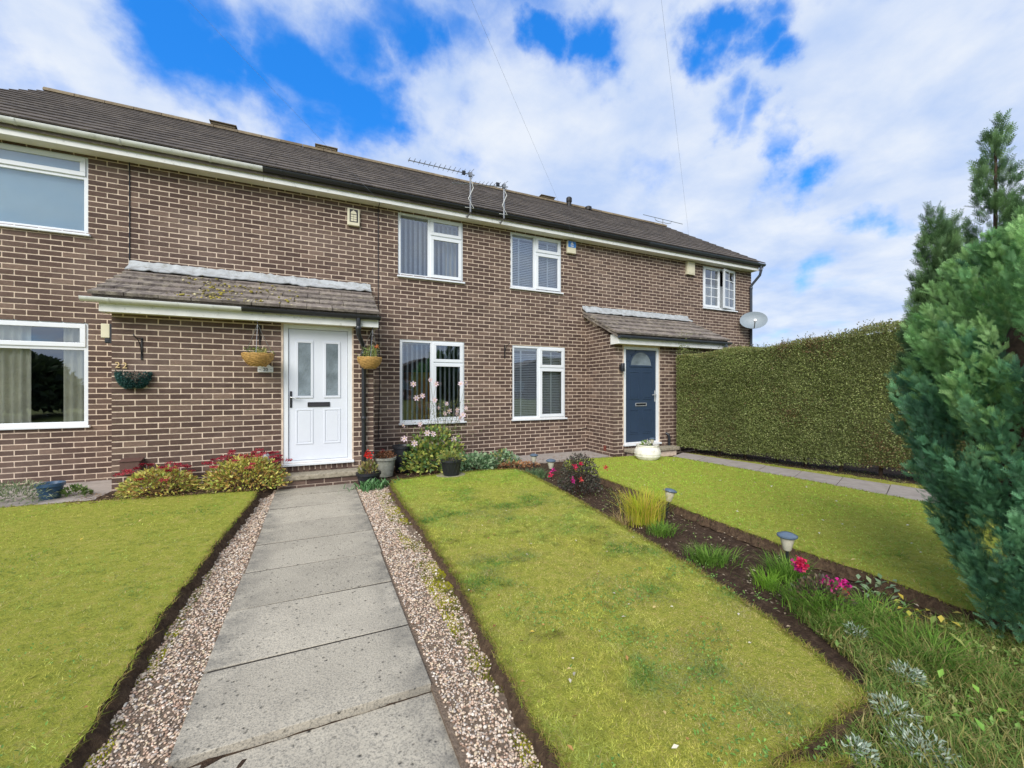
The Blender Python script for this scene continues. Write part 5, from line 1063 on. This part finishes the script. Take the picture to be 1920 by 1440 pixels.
for (u, v, q) in ((1503, 1057, 0), (1498, 1062, 1), (1555, 1093, 1), (1568, 1104, 0), (1580, 1096, 1), (1562, 1108, 1), (1576, 1112, 0), (1562, 1140, 0), (1558, 1132, 2)): pp = wp(u, v, y + .06 + random.uniform(0, .05)); blossom('flower', pp, .032, 46, MAG[q], e, petl=.03)
# broad-leaved seedlings along the neighbour's edge
def broad(u, v, n, L, cols, lab, z=0.0, r=.1):
    x, y = gp(u, v, z); e = empty('broadleaf_weed', (x, y, z), lab, 'plant'); P = np.column_stack([RNG.normal(x, r, n), RNG.normal(y, r * .7, n), z + np.abs(RNG.normal(.03, .02, n))]); a = RNG.random(n) * 6.28; D = np.column_stack([np.cos(a), np.sin(a), RNG.uniform(.1, .9, n)]); V, Fc = leafmesh(P, D, RNG.uniform(.7, 1.2, n) * L, L * .5, np.tile([[0, 0, 1.]], (n, 1))); npmesh('leaf', V, Fc, 'leaf', e, np.repeat(pal(cols, n), 4, 0))['kind'] = 'stuff'
broad(1640, 1110, 34, .06, [S(132, 156, 120), S(110, 140, 96), S(150, 166, 120)], 'grey-green broad leaves behind the magenta fuchsia'); broad(1700, 1160, 26, .055, [S(170, 170, 70), S(120, 146, 66), S(206, 184, 74)], 'yellowing broad leaves along the soil edge'); broad(1765, 1175, 20, .06, [S(196, 180, 80), S(140, 156, 80)], 'yellow drooping leaves close to the blue-green conifer'); broad(1835, 1230, 10, .065, [S(130, 150, 84), S(160, 168, 96)], 'upright pale green leaves under the blue-green conifer'); broad(1820, 1345, 14, .05, [S(140, 184, 76), S(120, 166, 66)], 'fresh lime-green weed in rough grass')
# silver-leaved plants
for i, (u, v, lab) in enumerate(((1700, 1275, 'silver-leaved plant between rough grass and lawn corner'), (1672, 1345, 'large silver-leaved plant in the rough grass'), (1735, 1415, 'wide silver-leaved plant in the rough grass by bottom weeds'), (1612, 1425, 'small silver-leaved plant in front of the lawn trench'), (1605, 1195, 'tiny silver-leaved plant at the edge of the bare soil'))):
    x, y = gp(u, v); e = empty('silver_plant', (x, y, 0), lab, 'plant', 'silver-leaved plants'); n = (110, 190, 190, 90, 60)[i]; r = (.07, .1, .12, .06, .06)[i]; P, D = dome((x, y, .0), r, r, .07, n * 2, .1); foliage(e, P, D + RNG.normal(0, .5, (n * 2, 3)), .024, .007, [S(168, 184, 164), S(146, 166, 144), S(190, 200, 182)], .1)
# ================================================================ GRASS
def grass_on(poly, zf, n, hgt, wd, colf, lab, name='grass', xr=None, yr=None, seg=1, lean=(.7, 2.2), ref=2.0):
    A = np.array(poly); x0, y0 = A.min(0); x1, y1 = A.max(0)
    if xr: x0, x1 = max(x0, xr[0]), min(x1, xr[1])
    if yr: y0, y1 = max(y0, yr[0]), min(y1, yr[1])
    P = np.column_stack([RNG.uniform(x0, x1, n * 3), RNG.uniform(y0, y1, n * 3)]); xc = P[:, 0] * CT - P[:, 1] * ST; zc = P[:, 0] * ST + P[:, 1] * CT
    d = np.hypot(P[:, 0], P[:, 1]); ok = inpoly(P, poly) & (zc > .6) & (np.abs(xc) < zc * 1.36 + .25) & (RNG.random(len(P)) < np.minimum(1, (ref / np.maximum(d, .5)) ** 1.1)); P = P[ok][:n]; d = d[ok][:n]; m_ = len(P)
    col, hs = colf(P); W = wd * np.maximum(1, d / ref) ** .75 * RNG.uniform(.7, 1.3, m_)
    V, Fc, k = bladesmesh(np.column_stack([P, zf(P) - .004]), hgt * hs * RNG.uniform(.5, 1.35, m_) * (1 + .5 * (vnoise(P, 12, 91) - .5)), W, RNG.uniform(lean[0], lean[1], m_), seg); o = npmesh(name, V, Fc, 'grass_blade', None, np.repeat(col, k, 0)); return tag(o, lab, 'grass', kind='stuff')
def lerp(a, b, t): return a[None] * (1 - t[:, None]) + b[None] * t[:, None]
def lawn_col(seed, straw, lush):
    g1, g2, st, ye = np.array(S(172, 194, 98)[:3]), np.array(S(108, 150, 72)[:3]), np.array(S(212, 192, 138)[:3]), np.array(S(204, 202, 100)[:3])
    lu = np.array(S(178, 216, 80)[:3])
    def f(P):
        a = fbm(P, 1.3, seed); b = fbm(P, 3.2, seed + 9); c = lerp(g1, ye, np.clip((a - .38) * 3.4, 0, 1)); c = c + (g2[None] - c) * np.clip((b - .49) * 5, 0, 1)[:, None]; dk = fbm(P, 9, seed + 40); c = c * (1 - .6 * np.clip((dk - .62) * 6, 0, 1))[:, None]; d2 = vnoise(P, 24, seed + 50); c = c * (.62 + .68 * d2)[:, None]
        s_ = straw(P); t = np.clip(s_ + (fbm(P, 3.6, seed + 20) - .48) * 2.4, 0, 1); c = c + (st[None] - c) * (t * .75)[:, None]
        l = lush(P)[:, None]; c = c + (lu[None] - c) * l
        c = c * (1 + .26 * RNG.standard_normal((len(P), 1))).clip(.45, 1.7); br = RNG.random(len(P)) < .07; c[br] = np.array(S(214, 196, 140)[:3])
        return c, (.75 + .7 * b) * (1 - .35 * t)
    return f
z0 = lambda P: np.full(len(P), LZ); zl = lambda P: lz_left(P[:, 0], P[:, 1])
grass_on(LAWNS[0], zl, 150000, .018, .0032, lawn_col(3, lambda P: .22 + .4 * np.clip((2.9 - P[:, 1]) / 1.2, 0, 1), lambda P: np.clip((P[:, 1] - 4.4) / 4 + .15 * (P[:, 0] < -2), 0, .45) * (fbm(P, 1.5, 5) > .4)), 'short yellow-green grass of the lawn left of the path')
grass_on(LAWNS[1], z0, 190000, .018, .0032, lawn_col(13, lambda P: np.clip(.05 + .75 * np.clip(2.6 - P[:, 1], 0, 1) * np.clip((P[:, 0] - 1.2), 0, 1), 0, 1), lambda P: np.clip((P[:, 1] - 4.2) / 3, 0, .6)), 'short patchy grass of the narrow middle lawn')
grass_on(LAWNS[2], z0, 110000, .02, .0034, lawn_col(23, lambda P: np.clip(.45 - .15 * P[:, 1], 0, .4), lambda P: np.clip(.25 + (P[:, 1] - 1.5) / 4, .25, .95)), 'bright green grass of the lawn beside the hedge')
grass_on(VERGE, lambda P: np.full(len(P), .03), 26000, .03, .0036, lawn_col(33, lambda P: np.full(len(P), .35), lambda P: np.full(len(P), 0.)), 'dull grass verge along the foot of the hedge')
# longer fringe leaning over the turf edges
def fringe(poly, zf, n, lab):
    A = np.array(poly); k = len(A); B = np.roll(A, -1, 0); L = np.linalg.norm(B - A, axis=1); L[L > .5] = 0; i = RNG.choice(k, n, p=L / L.sum()); t = RNG.random(n)[:, None]; P = A[i] * (1 - t) + B[i] * t + RNG.normal(0, .008, (n, 2)); d = np.hypot(P[:, 0], P[:, 1]); 
    V, Fc, kk = bladesmesh(np.column_stack([P, zf(P) - .012]), RNG.uniform(.015, .045, n), .0034 * np.maximum(1, d / 2) ** .7, RNG.uniform(.5, 1.6, n), 2); tag(npmesh('grass_fringe', V, Fc, 'grass_blade', None, np.repeat(pal([S(150, 160, 60), S(126, 146, 54), S(176, 160, 90), S(150, 128, 80)], n), kk, 0)), lab, 'grass', kind='stuff')
fringe(LAWNS[0], zl, 10000, 'grass fringe on the cut edge of the left lawn'); fringe(LAWNS[1], z0, 18000, 'grass fringe on the cut edge of the middle lawn'); fringe(LAWNS[2], z0, 6000, 'grass fringe on the cut edge of the hedge-side lawn')
# rough grass and weeds in the near corner and along the bed
rough = [gp(1500, 1110), gp(1475, 1135), gp(1560, 1210), gp(1635, 1275), gp(1480, 1440), (1.9, .75), (2.2, .2), (4, .2), (3.75, 1.1), gp(1720, 1180), gp(1600, 1130), gp(1560, 1160)]
RC = [S(112, 144, 66), S(138, 160, 84), S(164, 158, 92), S(90, 122, 54), S(176, 164, 110)]
def rough_col(P): return pal(RC, len(P), .2), .45 + 1.1 * fbm(P, 3, 77)
grass_on(rough, lambda P: np.full(len(P), -.01), 20000, .075, .0042, rough_col, 'long rough grass and weeds in front of the conifer', 'rough_grass', seg=3, lean=(.3, 1.3), ref=3)
def weeds(poly, zf, n, L, cols, lab, name):
    A = np.array(poly); x0, y0 = A.min(0); x1, y1 = A.max(0); P = np.column_stack([RNG.uniform(x0, x1, n * 3), RNG.uniform(y0, y1, n * 3)]); P = P[inpoly(P, poly) & (fbm(P, 3.0, 55) > .5)][:n]; m_ = len(P); a = RNG.random(m_) * 6.28
    V, Fc = leafmesh(np.column_stack([P, zf(P) + .012]), np.column_stack([np.cos(a), np.sin(a), RNG.uniform(.1, .8, m_)]), RNG.uniform(.6, 1.3, m_) * L, L * .5, np.tile([[0, 0, 1.]], (m_, 1))); tag(npmesh(name, V, Fc, 'leaf', None, np.repeat(pal(cols, m_), 4, 0)), lab, 'weeds', kind='stuff')
weeds([p for p in rough], lambda P: np.zeros(len(P)), 1300, .035, [S(120, 154, 76), S(146, 168, 96), S(170, 176, 110)], 'small-leaved weeds among the rough grass', 'ground_weeds')
nearmid = [q for q in [(.9, .86), (.95, 2.6), (2.9, 2.4), (2.25, 1.0), (1.75, .86)]]
weeds(nearmid, z0, 1500, .018, [S(110, 152, 62), S(132, 170, 80), S(96, 136, 66)], 'clover-like weeds in the near part of the middle lawn', 'lawn_weeds')
weeds([(-4, 1.2), (-.95, 1.2), (-.95, 3), (-4, 3)], zl, 1300, .017, [S(104, 146, 62), S(124, 160, 74)], 'clover-like weeds in the near part of the left lawn', 'lawn_weeds')
# moss along the gravel
def moss(xa, xb, ya, yb, th, n, lab, seed):
    P = np.column_stack([RNG.uniform(xa, xb, n), RNG.uniform(ya, yb, n)]); f = fbm(P, 4, seed); P = P[(f > th) & lawnclear(P)]; m_ = len(P); f = fbm(P, 4, seed); V, Fc, k = bladesmesh(np.column_stack([P, np.full(m_, .004)]), RNG.uniform(.006, .016, m_), .006, RNG.uniform(.2, 1.2, m_), 1); c = pal([S(150, 150, 40), S(120, 122, 40), S(104, 104, 44)], m_); h = f > th + .14; c[h] = pal([S(190, 186, 30), S(170, 170, 34)], int(h.sum())); tag(npmesh('moss', V, Fc, 'grass_blade', None, np.repeat(c, k, 0)), lab, 'moss', kind='stuff')
moss(.70, 1.0, 1.2, 6.2, .43, 42000, 'yellow-green moss between gravel and middle lawn', 8); moss(-.9, -.72, 1.5, 6.3, .45, 16000, 'dull green moss between gravel and left lawn', 18)
# litter: fallen leaves and bark chips
def litter(poly, zf, n, L, cols, lab, name):
    A = np.array(poly); x0, y0 = A.min(0); x1, y1 = A.max(0); P = np.column_stack([RNG.uniform(x0, x1, n * 3), RNG.uniform(y0, y1, n * 3)]); P = P[inpoly(P, poly)][:n]; m_ = len(P); a = RNG.random(m_) * 6.28
    V, Fc = leafmesh(np.column_stack([P, zf(P)]), np.column_stack([np.cos(a), np.sin(a), RNG.normal(.05, .2, m_)]), RNG.uniform(.5, 1.4, m_) * L, L * .6, np.tile([[0, .1, 1.]], (m_, 1)) + RNG.normal(0, .2, (m_, 3))); tag(npmesh(name, V, Fc, 'leaf', None, np.repeat(pal(cols, m_), 4, 0)), lab, 'litter', kind='stuff')
FL = [S(214, 190, 130), S(196, 150, 90), S(222, 214, 196), S(206, 178, 80), S(170, 116, 76)]
litter(LAWNS[0], lambda P: zl(P) + .018, 140, .028, FL, 'fallen leaves on the left lawn', 'fallen_leaves'); litter(LAWNS[1], lambda P: np.full(len(P), LZ + .018), 120, .026, FL, 'fallen leaves on the middle lawn', 'fallen_leaves'); litter(LAWNS[2], lambda P: np.full(len(P), LZ + .02), 110, .03, FL + [S(230, 230, 220)] * 4, 'pale fallen petals on the hedge-side lawn', 'fallen_leaves')
bedpoly = [gp(985, 890), gp(1130, 900), gp(1420, 1010), gp(1790, 1140), gp(1640, 1240), gp(1440, 1160), gp(1130, 965)]
litter(bedpoly, lambda P: np.full(len(P), .004), 900, .024, [S(130, 112, 92), S(104, 86, 68), S(160, 142, 118), S(86, 70, 56), S(190, 176, 150)], 'bark chips and dry leaf litter on the soil strip', 'leaf_litter')
litter([(-2.5, 6.15), (-.6, 6.15), (-.6, 6.7), (-2.5, 6.7)], lambda P: .12 * np.clip((-.52 - P[:, 0]) / .35, 0, 1) ** .6 + .02, 500, .03, [S(150, 120, 90), S(120, 96, 74), S(180, 154, 118)], 'dry leaf litter under the sedums', 'leaf_litter')
litter([(1.0, 6.35), (3.3, 6.6), (5.2, 6.9), (5.2, 7.3), (1.0, 7.5)], lambda P: np.full(len(P), .03), 380, .035, [S(160, 120, 90), S(130, 100, 76), S(188, 160, 124)], 'dry leaf litter along the wall bed', 'leaf_litter')
# ================================================================ HEDGE
def hedge():
    A, B = Vector((7.02, 6.62)), Vector((8.45, .2)); dr = (B - A).normalized(); nr = Vector((dr.y, -dr.x))     # front normal towards -X
    if nr.x > 0: nr = -nr
    L = (B - A).length; e = empty('clipped_hedge', (A.x + .5, A.y - 2, 0), 'long clipped green hedge beside the pale path, browning low down', 'hedge'); T = .85
    def top(s): return 2.06 + .085 * s + .035 * np.sin(s * 2.3) + .025 * np.sin(s * 5.9 + 1)
    base = .13; n = 150000; s = RNG.random(n) ** 1.25 * L; lay_ = RNG.random(n); face = RNG.random(n)
    t = np.where(face < .72, RNG.random(n) ** 2 * .14, np.where(face < .9, RNG.random(n) * T, RNG.random(n) * T)); 
    lowv = base + .16 * fbm(np.column_stack([s, s * 0]), 2.2, 41) - .06; z = lowv + (top(s) - lowv) * RNG.random(n)
    tp = (face >= .72) & (face < .92); z[tp] = top(s[tp]) - RNG.random(tp.sum()) ** 2 * .12 + .03 * (fbm(np.column_stack([s[tp], t[tp]]), 6, 3) - .3)
    en = face >= .92; s[en] = RNG.random(en.sum()) ** 2 * .14
    bump = .16 * (fbm(np.column_stack([s, z]), 1.6, 9) - .5) + .05 * (fbm(np.column_stack([s, z]), 11, 19) - .5)
    fr = face < .72; off = t - np.where(fr, bump, 0)
    P = np.column_stack([A.x + dr.x * s - nr.x * off, A.y + dr.y * s - nr.y * off, z])
    nrm = np.tile([[nr.x, nr.y, .25]], (n, 1)); nrm[tp] = (0, 0, 1); nrm[en] = (-dr.x, -dr.y, .2); D = nrm * .6 + RNG.standard_normal((n, 3)) * .75
    c = pal([S(122, 136, 76), S(138, 148, 86), S(106, 120, 66), S(158, 164, 108), S(130, 136, 84)], n, .2); q = np.column_stack([s, z]); c = c * (.72 + .6 * fbm(q, 2.4, 83))[:, None]; br = (fbm(q, 1.7, 61) + .16 * RNG.standard_normal(n) + .28 * np.clip((s - 2.2) / 2, 0, 1) * np.clip(1.5 - z, 0, 1) + .2 * np.clip(.5 - z, 0, .5)) > .82; c[br] = pal([S(112, 88, 62), S(132, 104, 74), S(92, 74, 54)], int(br.sum()))
    tw = tp & (RNG.random(n) < .45); c[tw] = pal([S(160, 150, 96), S(146, 140, 84)], int(tw.sum()))
    V, Fc = leafmesh(P, D, RNG.uniform(.02, .036, n), RNG.uniform(.011, .018, n)); npmesh('foliage', V, Fc, 'leaf', e, np.repeat(c, 4, 0))['kind'] = 'stuff'
    # uncut shoots along the top
    k = 420; ss = RNG.random(k) ** .7 * L; tt = RNG.random(k) * T; hh = RNG.uniform(.03, .13, k); P0 = np.column_stack([A.x + dr.x * ss - nr.x * tt, A.y + dr.y * ss - nr.y * tt, top(ss) - .02]); m_ = 7; P = np.repeat(P0, m_, 0); P[:, 2] += np.tile(np.linspace(.1, 1, m_), k) * np.repeat(hh, m_); P[:, :2] += RNG.normal(0, .01, (k * m_, 2)); V, Fc = leafmesh(P, RNG.standard_normal((k * m_, 3)) + np.array([0, 0, .8]), .034, .014); npmesh('shoot', V, Fc, 'leaf', e, np.repeat(pal([S(104, 112, 62), S(80, 90, 50), S(120, 104, 70)], k * m_), 4, 0))['kind'] = 'stuff'
    # solid twig-toned core, added to block light and fill dark gaps between leaves
    m = MB(); a, b = A + dr * .10 - nr * .085, B - nr * .085; c_, d_ = B - nr * (T - .1), A + dr * .14 - nr * (T - .1)
    vs = [(p.x, p.y, .22) for p in (a, b, c_, d_)] + [(a.x, a.y, top(.1) - .12), (b.x, b.y, top(L) - .12), (c_.x, c_.y, top(L) - .12), (d_.x, d_.y, top(.1) - .12)]
    m.add(vs, [(0, 3, 2, 1), (4, 5, 6, 7), (0, 1, 5, 4), (1, 2, 6, 5), (2, 3, 7, 6), (3, 0, 4, 7)]).build('inner_light_block', 'hedge_core', e)
    for i in range(13):
        s_ = .3 + i * .5; p = A + dr * s_ - nr * (.3 + random.uniform(-.1, .1)); MB().tube([(p.x, p.y, -.03), (p.x + random.gauss(0, .02), p.y + random.gauss(0, .03), .3), (p.x + random.gauss(0, .05), p.y + random.gauss(0, .05), .9)], [.03, .025, .015], 7).build('trunk', 'bark', e)
hedge()
soil_h = wobble([(7.15, 6.6), (7.75, 3.2), (8.25, .3), (8.9, .3), (8.4, 3.2), (7.9, 6.6)], .1, .03, 5); sheet('hedge_soil', soil_h, .036, 'soil', skirt=-.05)
# ================================================================ CONIFERS
def frond_tpl(nb=5):
    """a flat cypress spray of unit length along +Z in the XZ plane: list of tiny scale-leaf rhombs"""
    segs = [((0, 0), (0, 1), .07)]
    for i in range(nb):
        f = .12 + .8 * i / (nb - 1); l = .42 * (1 - .55 * f) + .06
        for s_ in (-1, 1): segs.append(((0, f - (.03 if s_ < 0 else 0)), (s_ * l * .72, f + l * .78), .085))
    V = []
    for (a, b, wd) in segs:
        a, b = np.array(a), np.array(b); d = b - a; nn = np.array([-d[1], d[0]]) / np.linalg.norm(d); m_ = a + d * .45; V += [(a[0], 0, a[1]), (m_[0] + nn[0] * wd / 2, 0, m_[1] + nn[1] * wd / 2), (b[0], 0, b[1]), (m_[0] - nn[0] * wd / 2, 0, m_[1] - nn[1] * wd / 2)]
    V = np.array(V); V[:, 1] = -.25 * V[:, 0] ** 2 + .12 * V[:, 2] ** 2; n = len(V) // 4; b = np.arange(n)[:, None] * 4
    return V, np.concatenate([b + np.array([[0, 1, 2]]), b + np.array([[0, 2, 3]])], 1).reshape(-1, 3)
FV, FF = frond_tpl()
def fronds(P, D, L, cols, parent, spin=None):
    n = len(P); D = unit(D); A = RNG.standard_normal((n, 3)) if spin is None else spin; Sx = unit(np.cross(D, A)); Ny = np.cross(D, Sx); L = np.broadcast_to(L, (n,))
    V = P[:, None, :] + (FV[None, :, 0:1] * Sx[:, None, :] + FV[None, :, 1:2] * Ny[:, None, :] + FV[None, :, 2:3] * D[:, None, :]) * L[:, None, None]
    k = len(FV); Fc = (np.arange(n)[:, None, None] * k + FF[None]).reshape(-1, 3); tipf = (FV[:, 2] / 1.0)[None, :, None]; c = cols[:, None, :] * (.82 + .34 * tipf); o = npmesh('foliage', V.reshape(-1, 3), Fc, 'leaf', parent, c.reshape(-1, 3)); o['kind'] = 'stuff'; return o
def plume(base, tip, n, w_, L, Ps, Ds, Cs, cols, jit=.1, thin=.55):
    """an ascending branch: fronds set round an axis from base to tip"""
    base, tip = np.array(base, float), np.array(tip, float); ax = tip - base; t = RNG.random(n) ** .8; pos = base + ax * t[:, None]; a = unit(ax[None])[0]; r = unit(np.cross(np.tile(a, (n, 1)), RNG.standard_normal((n, 3)))); rad = (w_ * (1 - t) ** thin * RNG.random(n) ** .5)[:, None]
    Ps.append(pos + r * rad * .75); Ds.append(a * 1.0 + r * (.75 - .35 * t[:, None]) + RNG.normal(0, .18, (n, 3)) + np.array([0, 0, .25])); c0 = pal(cols, 1, jit)[0]; Cs.append(c0[None] * (1 + .12 * RNG.standard_normal((n, 1))).clip(.6, 1.5))
def trunk(e, pts, r0): MB().tube(pts, [r0 * (1 - .85 * i / (len(pts) - 1)) for i in range(len(pts))], 8).build('trunk', 'bark', e, smooth=True)
def conifer_front():
    cx, cy = 3.62, .80; e = empty('conifer_tree', (cx, cy, 0), 'dense blue-green feathery conifer in the soil strip, wider above than at its foot', 'tree', 'conifers by the near corner'); trunk(e, [(cx, cy, -.05), (cx, cy, .8), (cx + .02, cy, 1.6), (cx, cy, 2.1)], .06); Ps, Ds, Cs = [], [], []
    LO = [S(84, 132, 98), S(98, 148, 108), S(74, 118, 90), S(112, 160, 116)]; HI = [S(118, 162, 102), S(136, 178, 112), S(100, 146, 94), S(150, 188, 122)]  # darker low, lighter high: partly leaf colour, partly fall of light painted in
    lobes = [(3.62, .80, [0, .2, .6, 1.1, 1.6, 1.95, 2.2, 2.4], [.22, .32, .47, .57, .60, .50, .30, .08], 430, 1.98), (3.98, .72, [.9, 1.3, 1.8, 2.2, 2.6, 2.85], [.2, .42, .5, .42, .2, .05], 200, 2.45)]
    for (lx, ly, zs, rs, cnt, zm) in lobes:
        for i in range(cnt):
            z = random.uniform(zs[0] + .02, zm); a = random.uniform(0, 6.283) if random.random() < .3 else math.atan2(-ly, -lx) + random.uniform(-1.75, 1.75); r = float(np.interp(z + .22, zs, rs)) * random.uniform(.8, 1.05) * (1 + .07 * math.sin(3 * a + z * 2.2)); ln = random.uniform(.22, .40)
            tip = (lx + r * math.cos(a), ly + r * math.sin(a), z + .30); base = (lx + (r - .13) * .85 * math.cos(a), ly + (r - .13) * .85 * math.sin(a), z + .30 - ln)
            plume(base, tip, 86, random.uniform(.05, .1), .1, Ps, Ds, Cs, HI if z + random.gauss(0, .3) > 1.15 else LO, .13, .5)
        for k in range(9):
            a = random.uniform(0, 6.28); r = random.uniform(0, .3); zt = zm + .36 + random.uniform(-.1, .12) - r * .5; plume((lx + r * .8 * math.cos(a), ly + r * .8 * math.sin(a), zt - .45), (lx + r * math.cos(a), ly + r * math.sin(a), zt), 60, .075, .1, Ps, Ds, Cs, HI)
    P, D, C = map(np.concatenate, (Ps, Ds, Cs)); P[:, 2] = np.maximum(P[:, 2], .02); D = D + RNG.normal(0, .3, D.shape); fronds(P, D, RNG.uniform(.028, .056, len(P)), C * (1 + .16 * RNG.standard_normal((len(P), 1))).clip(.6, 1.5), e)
    MB().lathe((cx, cy, 0), [(.06, .08), (.16, .5), (.24, 1.1), (.24, 1.5), (.12, 1.85), (.02, 2.0)], 16).build('inner_branches', 'bark', e, smooth=True)
def conifer_back():
    cx, cy = 4.25, 1.22; e = empty('conifer_tree', (cx, cy, 0), 'dark green taller conifer with thin spiky leaders rising behind', 'tree', 'conifers by the near corner'); Ps, Ds, Cs = [], [], []; DG = [S(78, 108, 70), S(92, 124, 80), S(66, 94, 64), S(106, 138, 88)]
    ld = [(3.93, 1.36, 2.66, .24), (4.28, 1.2, 3.24, .24), (4.60, 1.08, 3.02, .2), (4.1, 1.3, 2.2, .2), (4.42, 1.15, 2.75, .2), (3.86, 1.42, 2.2, .18), (4.0, 1.33, 2.5, .16)]
    for k, (x, y, zt, w_) in enumerate(ld):
        trunk(e, [(4.5 + (x - cx) * .15, 1.05 + (y - cy) * .15, -.05), (4.45 + (x - cx) * .3, 1.08 + (y - cy) * .3, .7), (x, y, 1.5), (x + .01, y, zt - .1)], .045)
        n = int((zt - .2) / .036)
        for i in range(n):
            zs0 = 1.15 if x < 4.2 else .5; z = zs0 + (zt - zs0 - .15) * i / n; f = min(1, (zt - z) / (zt - .6)); a = random.uniform(0, 6.283); r = w_ * (f ** .7) * 1.25; plume((x + .02 * math.cos(a), y + .02 * math.sin(a), z - .06), (x + r * math.cos(a), y + r * math.sin(a), z + .10 + .14 * random.random()), 34, .07, .1, Ps, Ds, Cs, DG)
        plume((x, y, zt - .5), (x + (.07 if k == 1 else .0), y, zt), 34, .035, .08, Ps, Ds, Cs, DG)
        if k == 1: plume((x + .03, y, zt - .3), (x + .17, y - .02, zt + .02), 22, .03, .07, Ps, Ds, Cs, DG)
    P, D, C = map(np.concatenate, (Ps, Ds, Cs)); fronds(P, D, RNG.uniform(.04, .08, len(P)), C, e)
conifer_front(); conifer_back()
# ================================================================ ACROSS THE ROAD (mirrored in the windows)
def opposite(x, y, w_, d, ze, zr, lab):
    e = empty('house_opposite', (x, y, 0), lab, 'house', 'houses across the road'); x0, x1 = x - w_ / 2, x + w_ / 2; MB().box(x0, x1, y - d, y, -.05, ze).build('wall', 'brick', e); MB().prism([(x0 - .3, ze), (x1 + .3, ze), (x, zr)][::-1], 1, y - d - .2, y + .3).build('roof', 'roof_tile', e)
    for k in (-1, 1): m = MB(); frame_box(m, x + k * w_ * .25 - .7, x + k * w_ * .25 + .7, 1.0, 2.2, y + .002, y + .06, .07); wn = m.build('window', 'upvc', e); MB().box(x + k * w_ * .25 - .63, x + k * w_ * .25 + .63, y + .004, y + .03, 1.07, 2.13).build('glass_pane', 'obscure_glass', wn)
opposite(12.8, -38, 10, 9, 2.8, 5.4, 'brown bungalow mirrored in the lower window with vertical blinds'); opposite(29, -38, 11, 9, 2.8, 5.4, 'brown bungalow mirrored in the lower window with venetian blinds')

def far_tree(x, y, h, r, lab):
    e = empty('evergreen_tree', (x, y, 0), lab, 'tree', 'trees across the road'); trunk(e, [(x, y, -.05), (x, y, h * .5), (x, y, h * .8)], .3); n = 5000; P, D = dome((x, y, .4), r, r, h, n, .4); foliage(e, P, D + RNG.normal(0, .6, (n, 3)), .45, .25, [S(66, 84, 50), S(84, 100, 60), S(50, 66, 42)], name='crown')
far_tree(-14, -13, 2.9, 3.0, 'dark evergreen tree mirrored in the wide lower window')

def porch_moss():
    n = 420; x = np.clip(RNG.normal(-1.0, .35, n), -2.2, .3); t = RNG.random(n) ** 1.3; q = np.column_stack([x, t * 2]); ok = fbm(q, 4, 71) > .5; x, t = x[ok], t[ok]; y = 6.54 + t * 1.1; z = 2.56 + t * .54
    tag(pebbles(np.column_stack([x, y, z]), RNG.uniform(.008, .022, len(x)), pal([S(150, 140, 60), S(176, 160, 70), S(110, 100, 60), S(196, 186, 150)], len(x)), 'roof_moss', .012), 'yellow-brown moss cushions on the tiles over the white door', 'moss', kind='stuff')
porch_moss()
weeds(bedpoly, lambda P: np.zeros(len(P)), 420, .028, [S(118, 148, 76), S(140, 160, 90), S(100, 130, 66)], 'small seedlings scattered over the soil strip', 'bed_weeds')
tuft('grass_tuft', 1560, 1165, .16, .15, 380, GR, 'green grass tuft at the foot of the magenta fuchsia', .005, (.5, 1.3)); tuft('grass_tuft', 1640, 1160, .15, .16, 320, GR, 'green grass tuft next to grey-green broad leaves', .005, (.5, 1.3)); tuft('grass_tuft', 1740, 1235, .18, .17, 380, GR, 'thick grass tuft in front of the yellowing leaves', .005, (.5, 1.3))
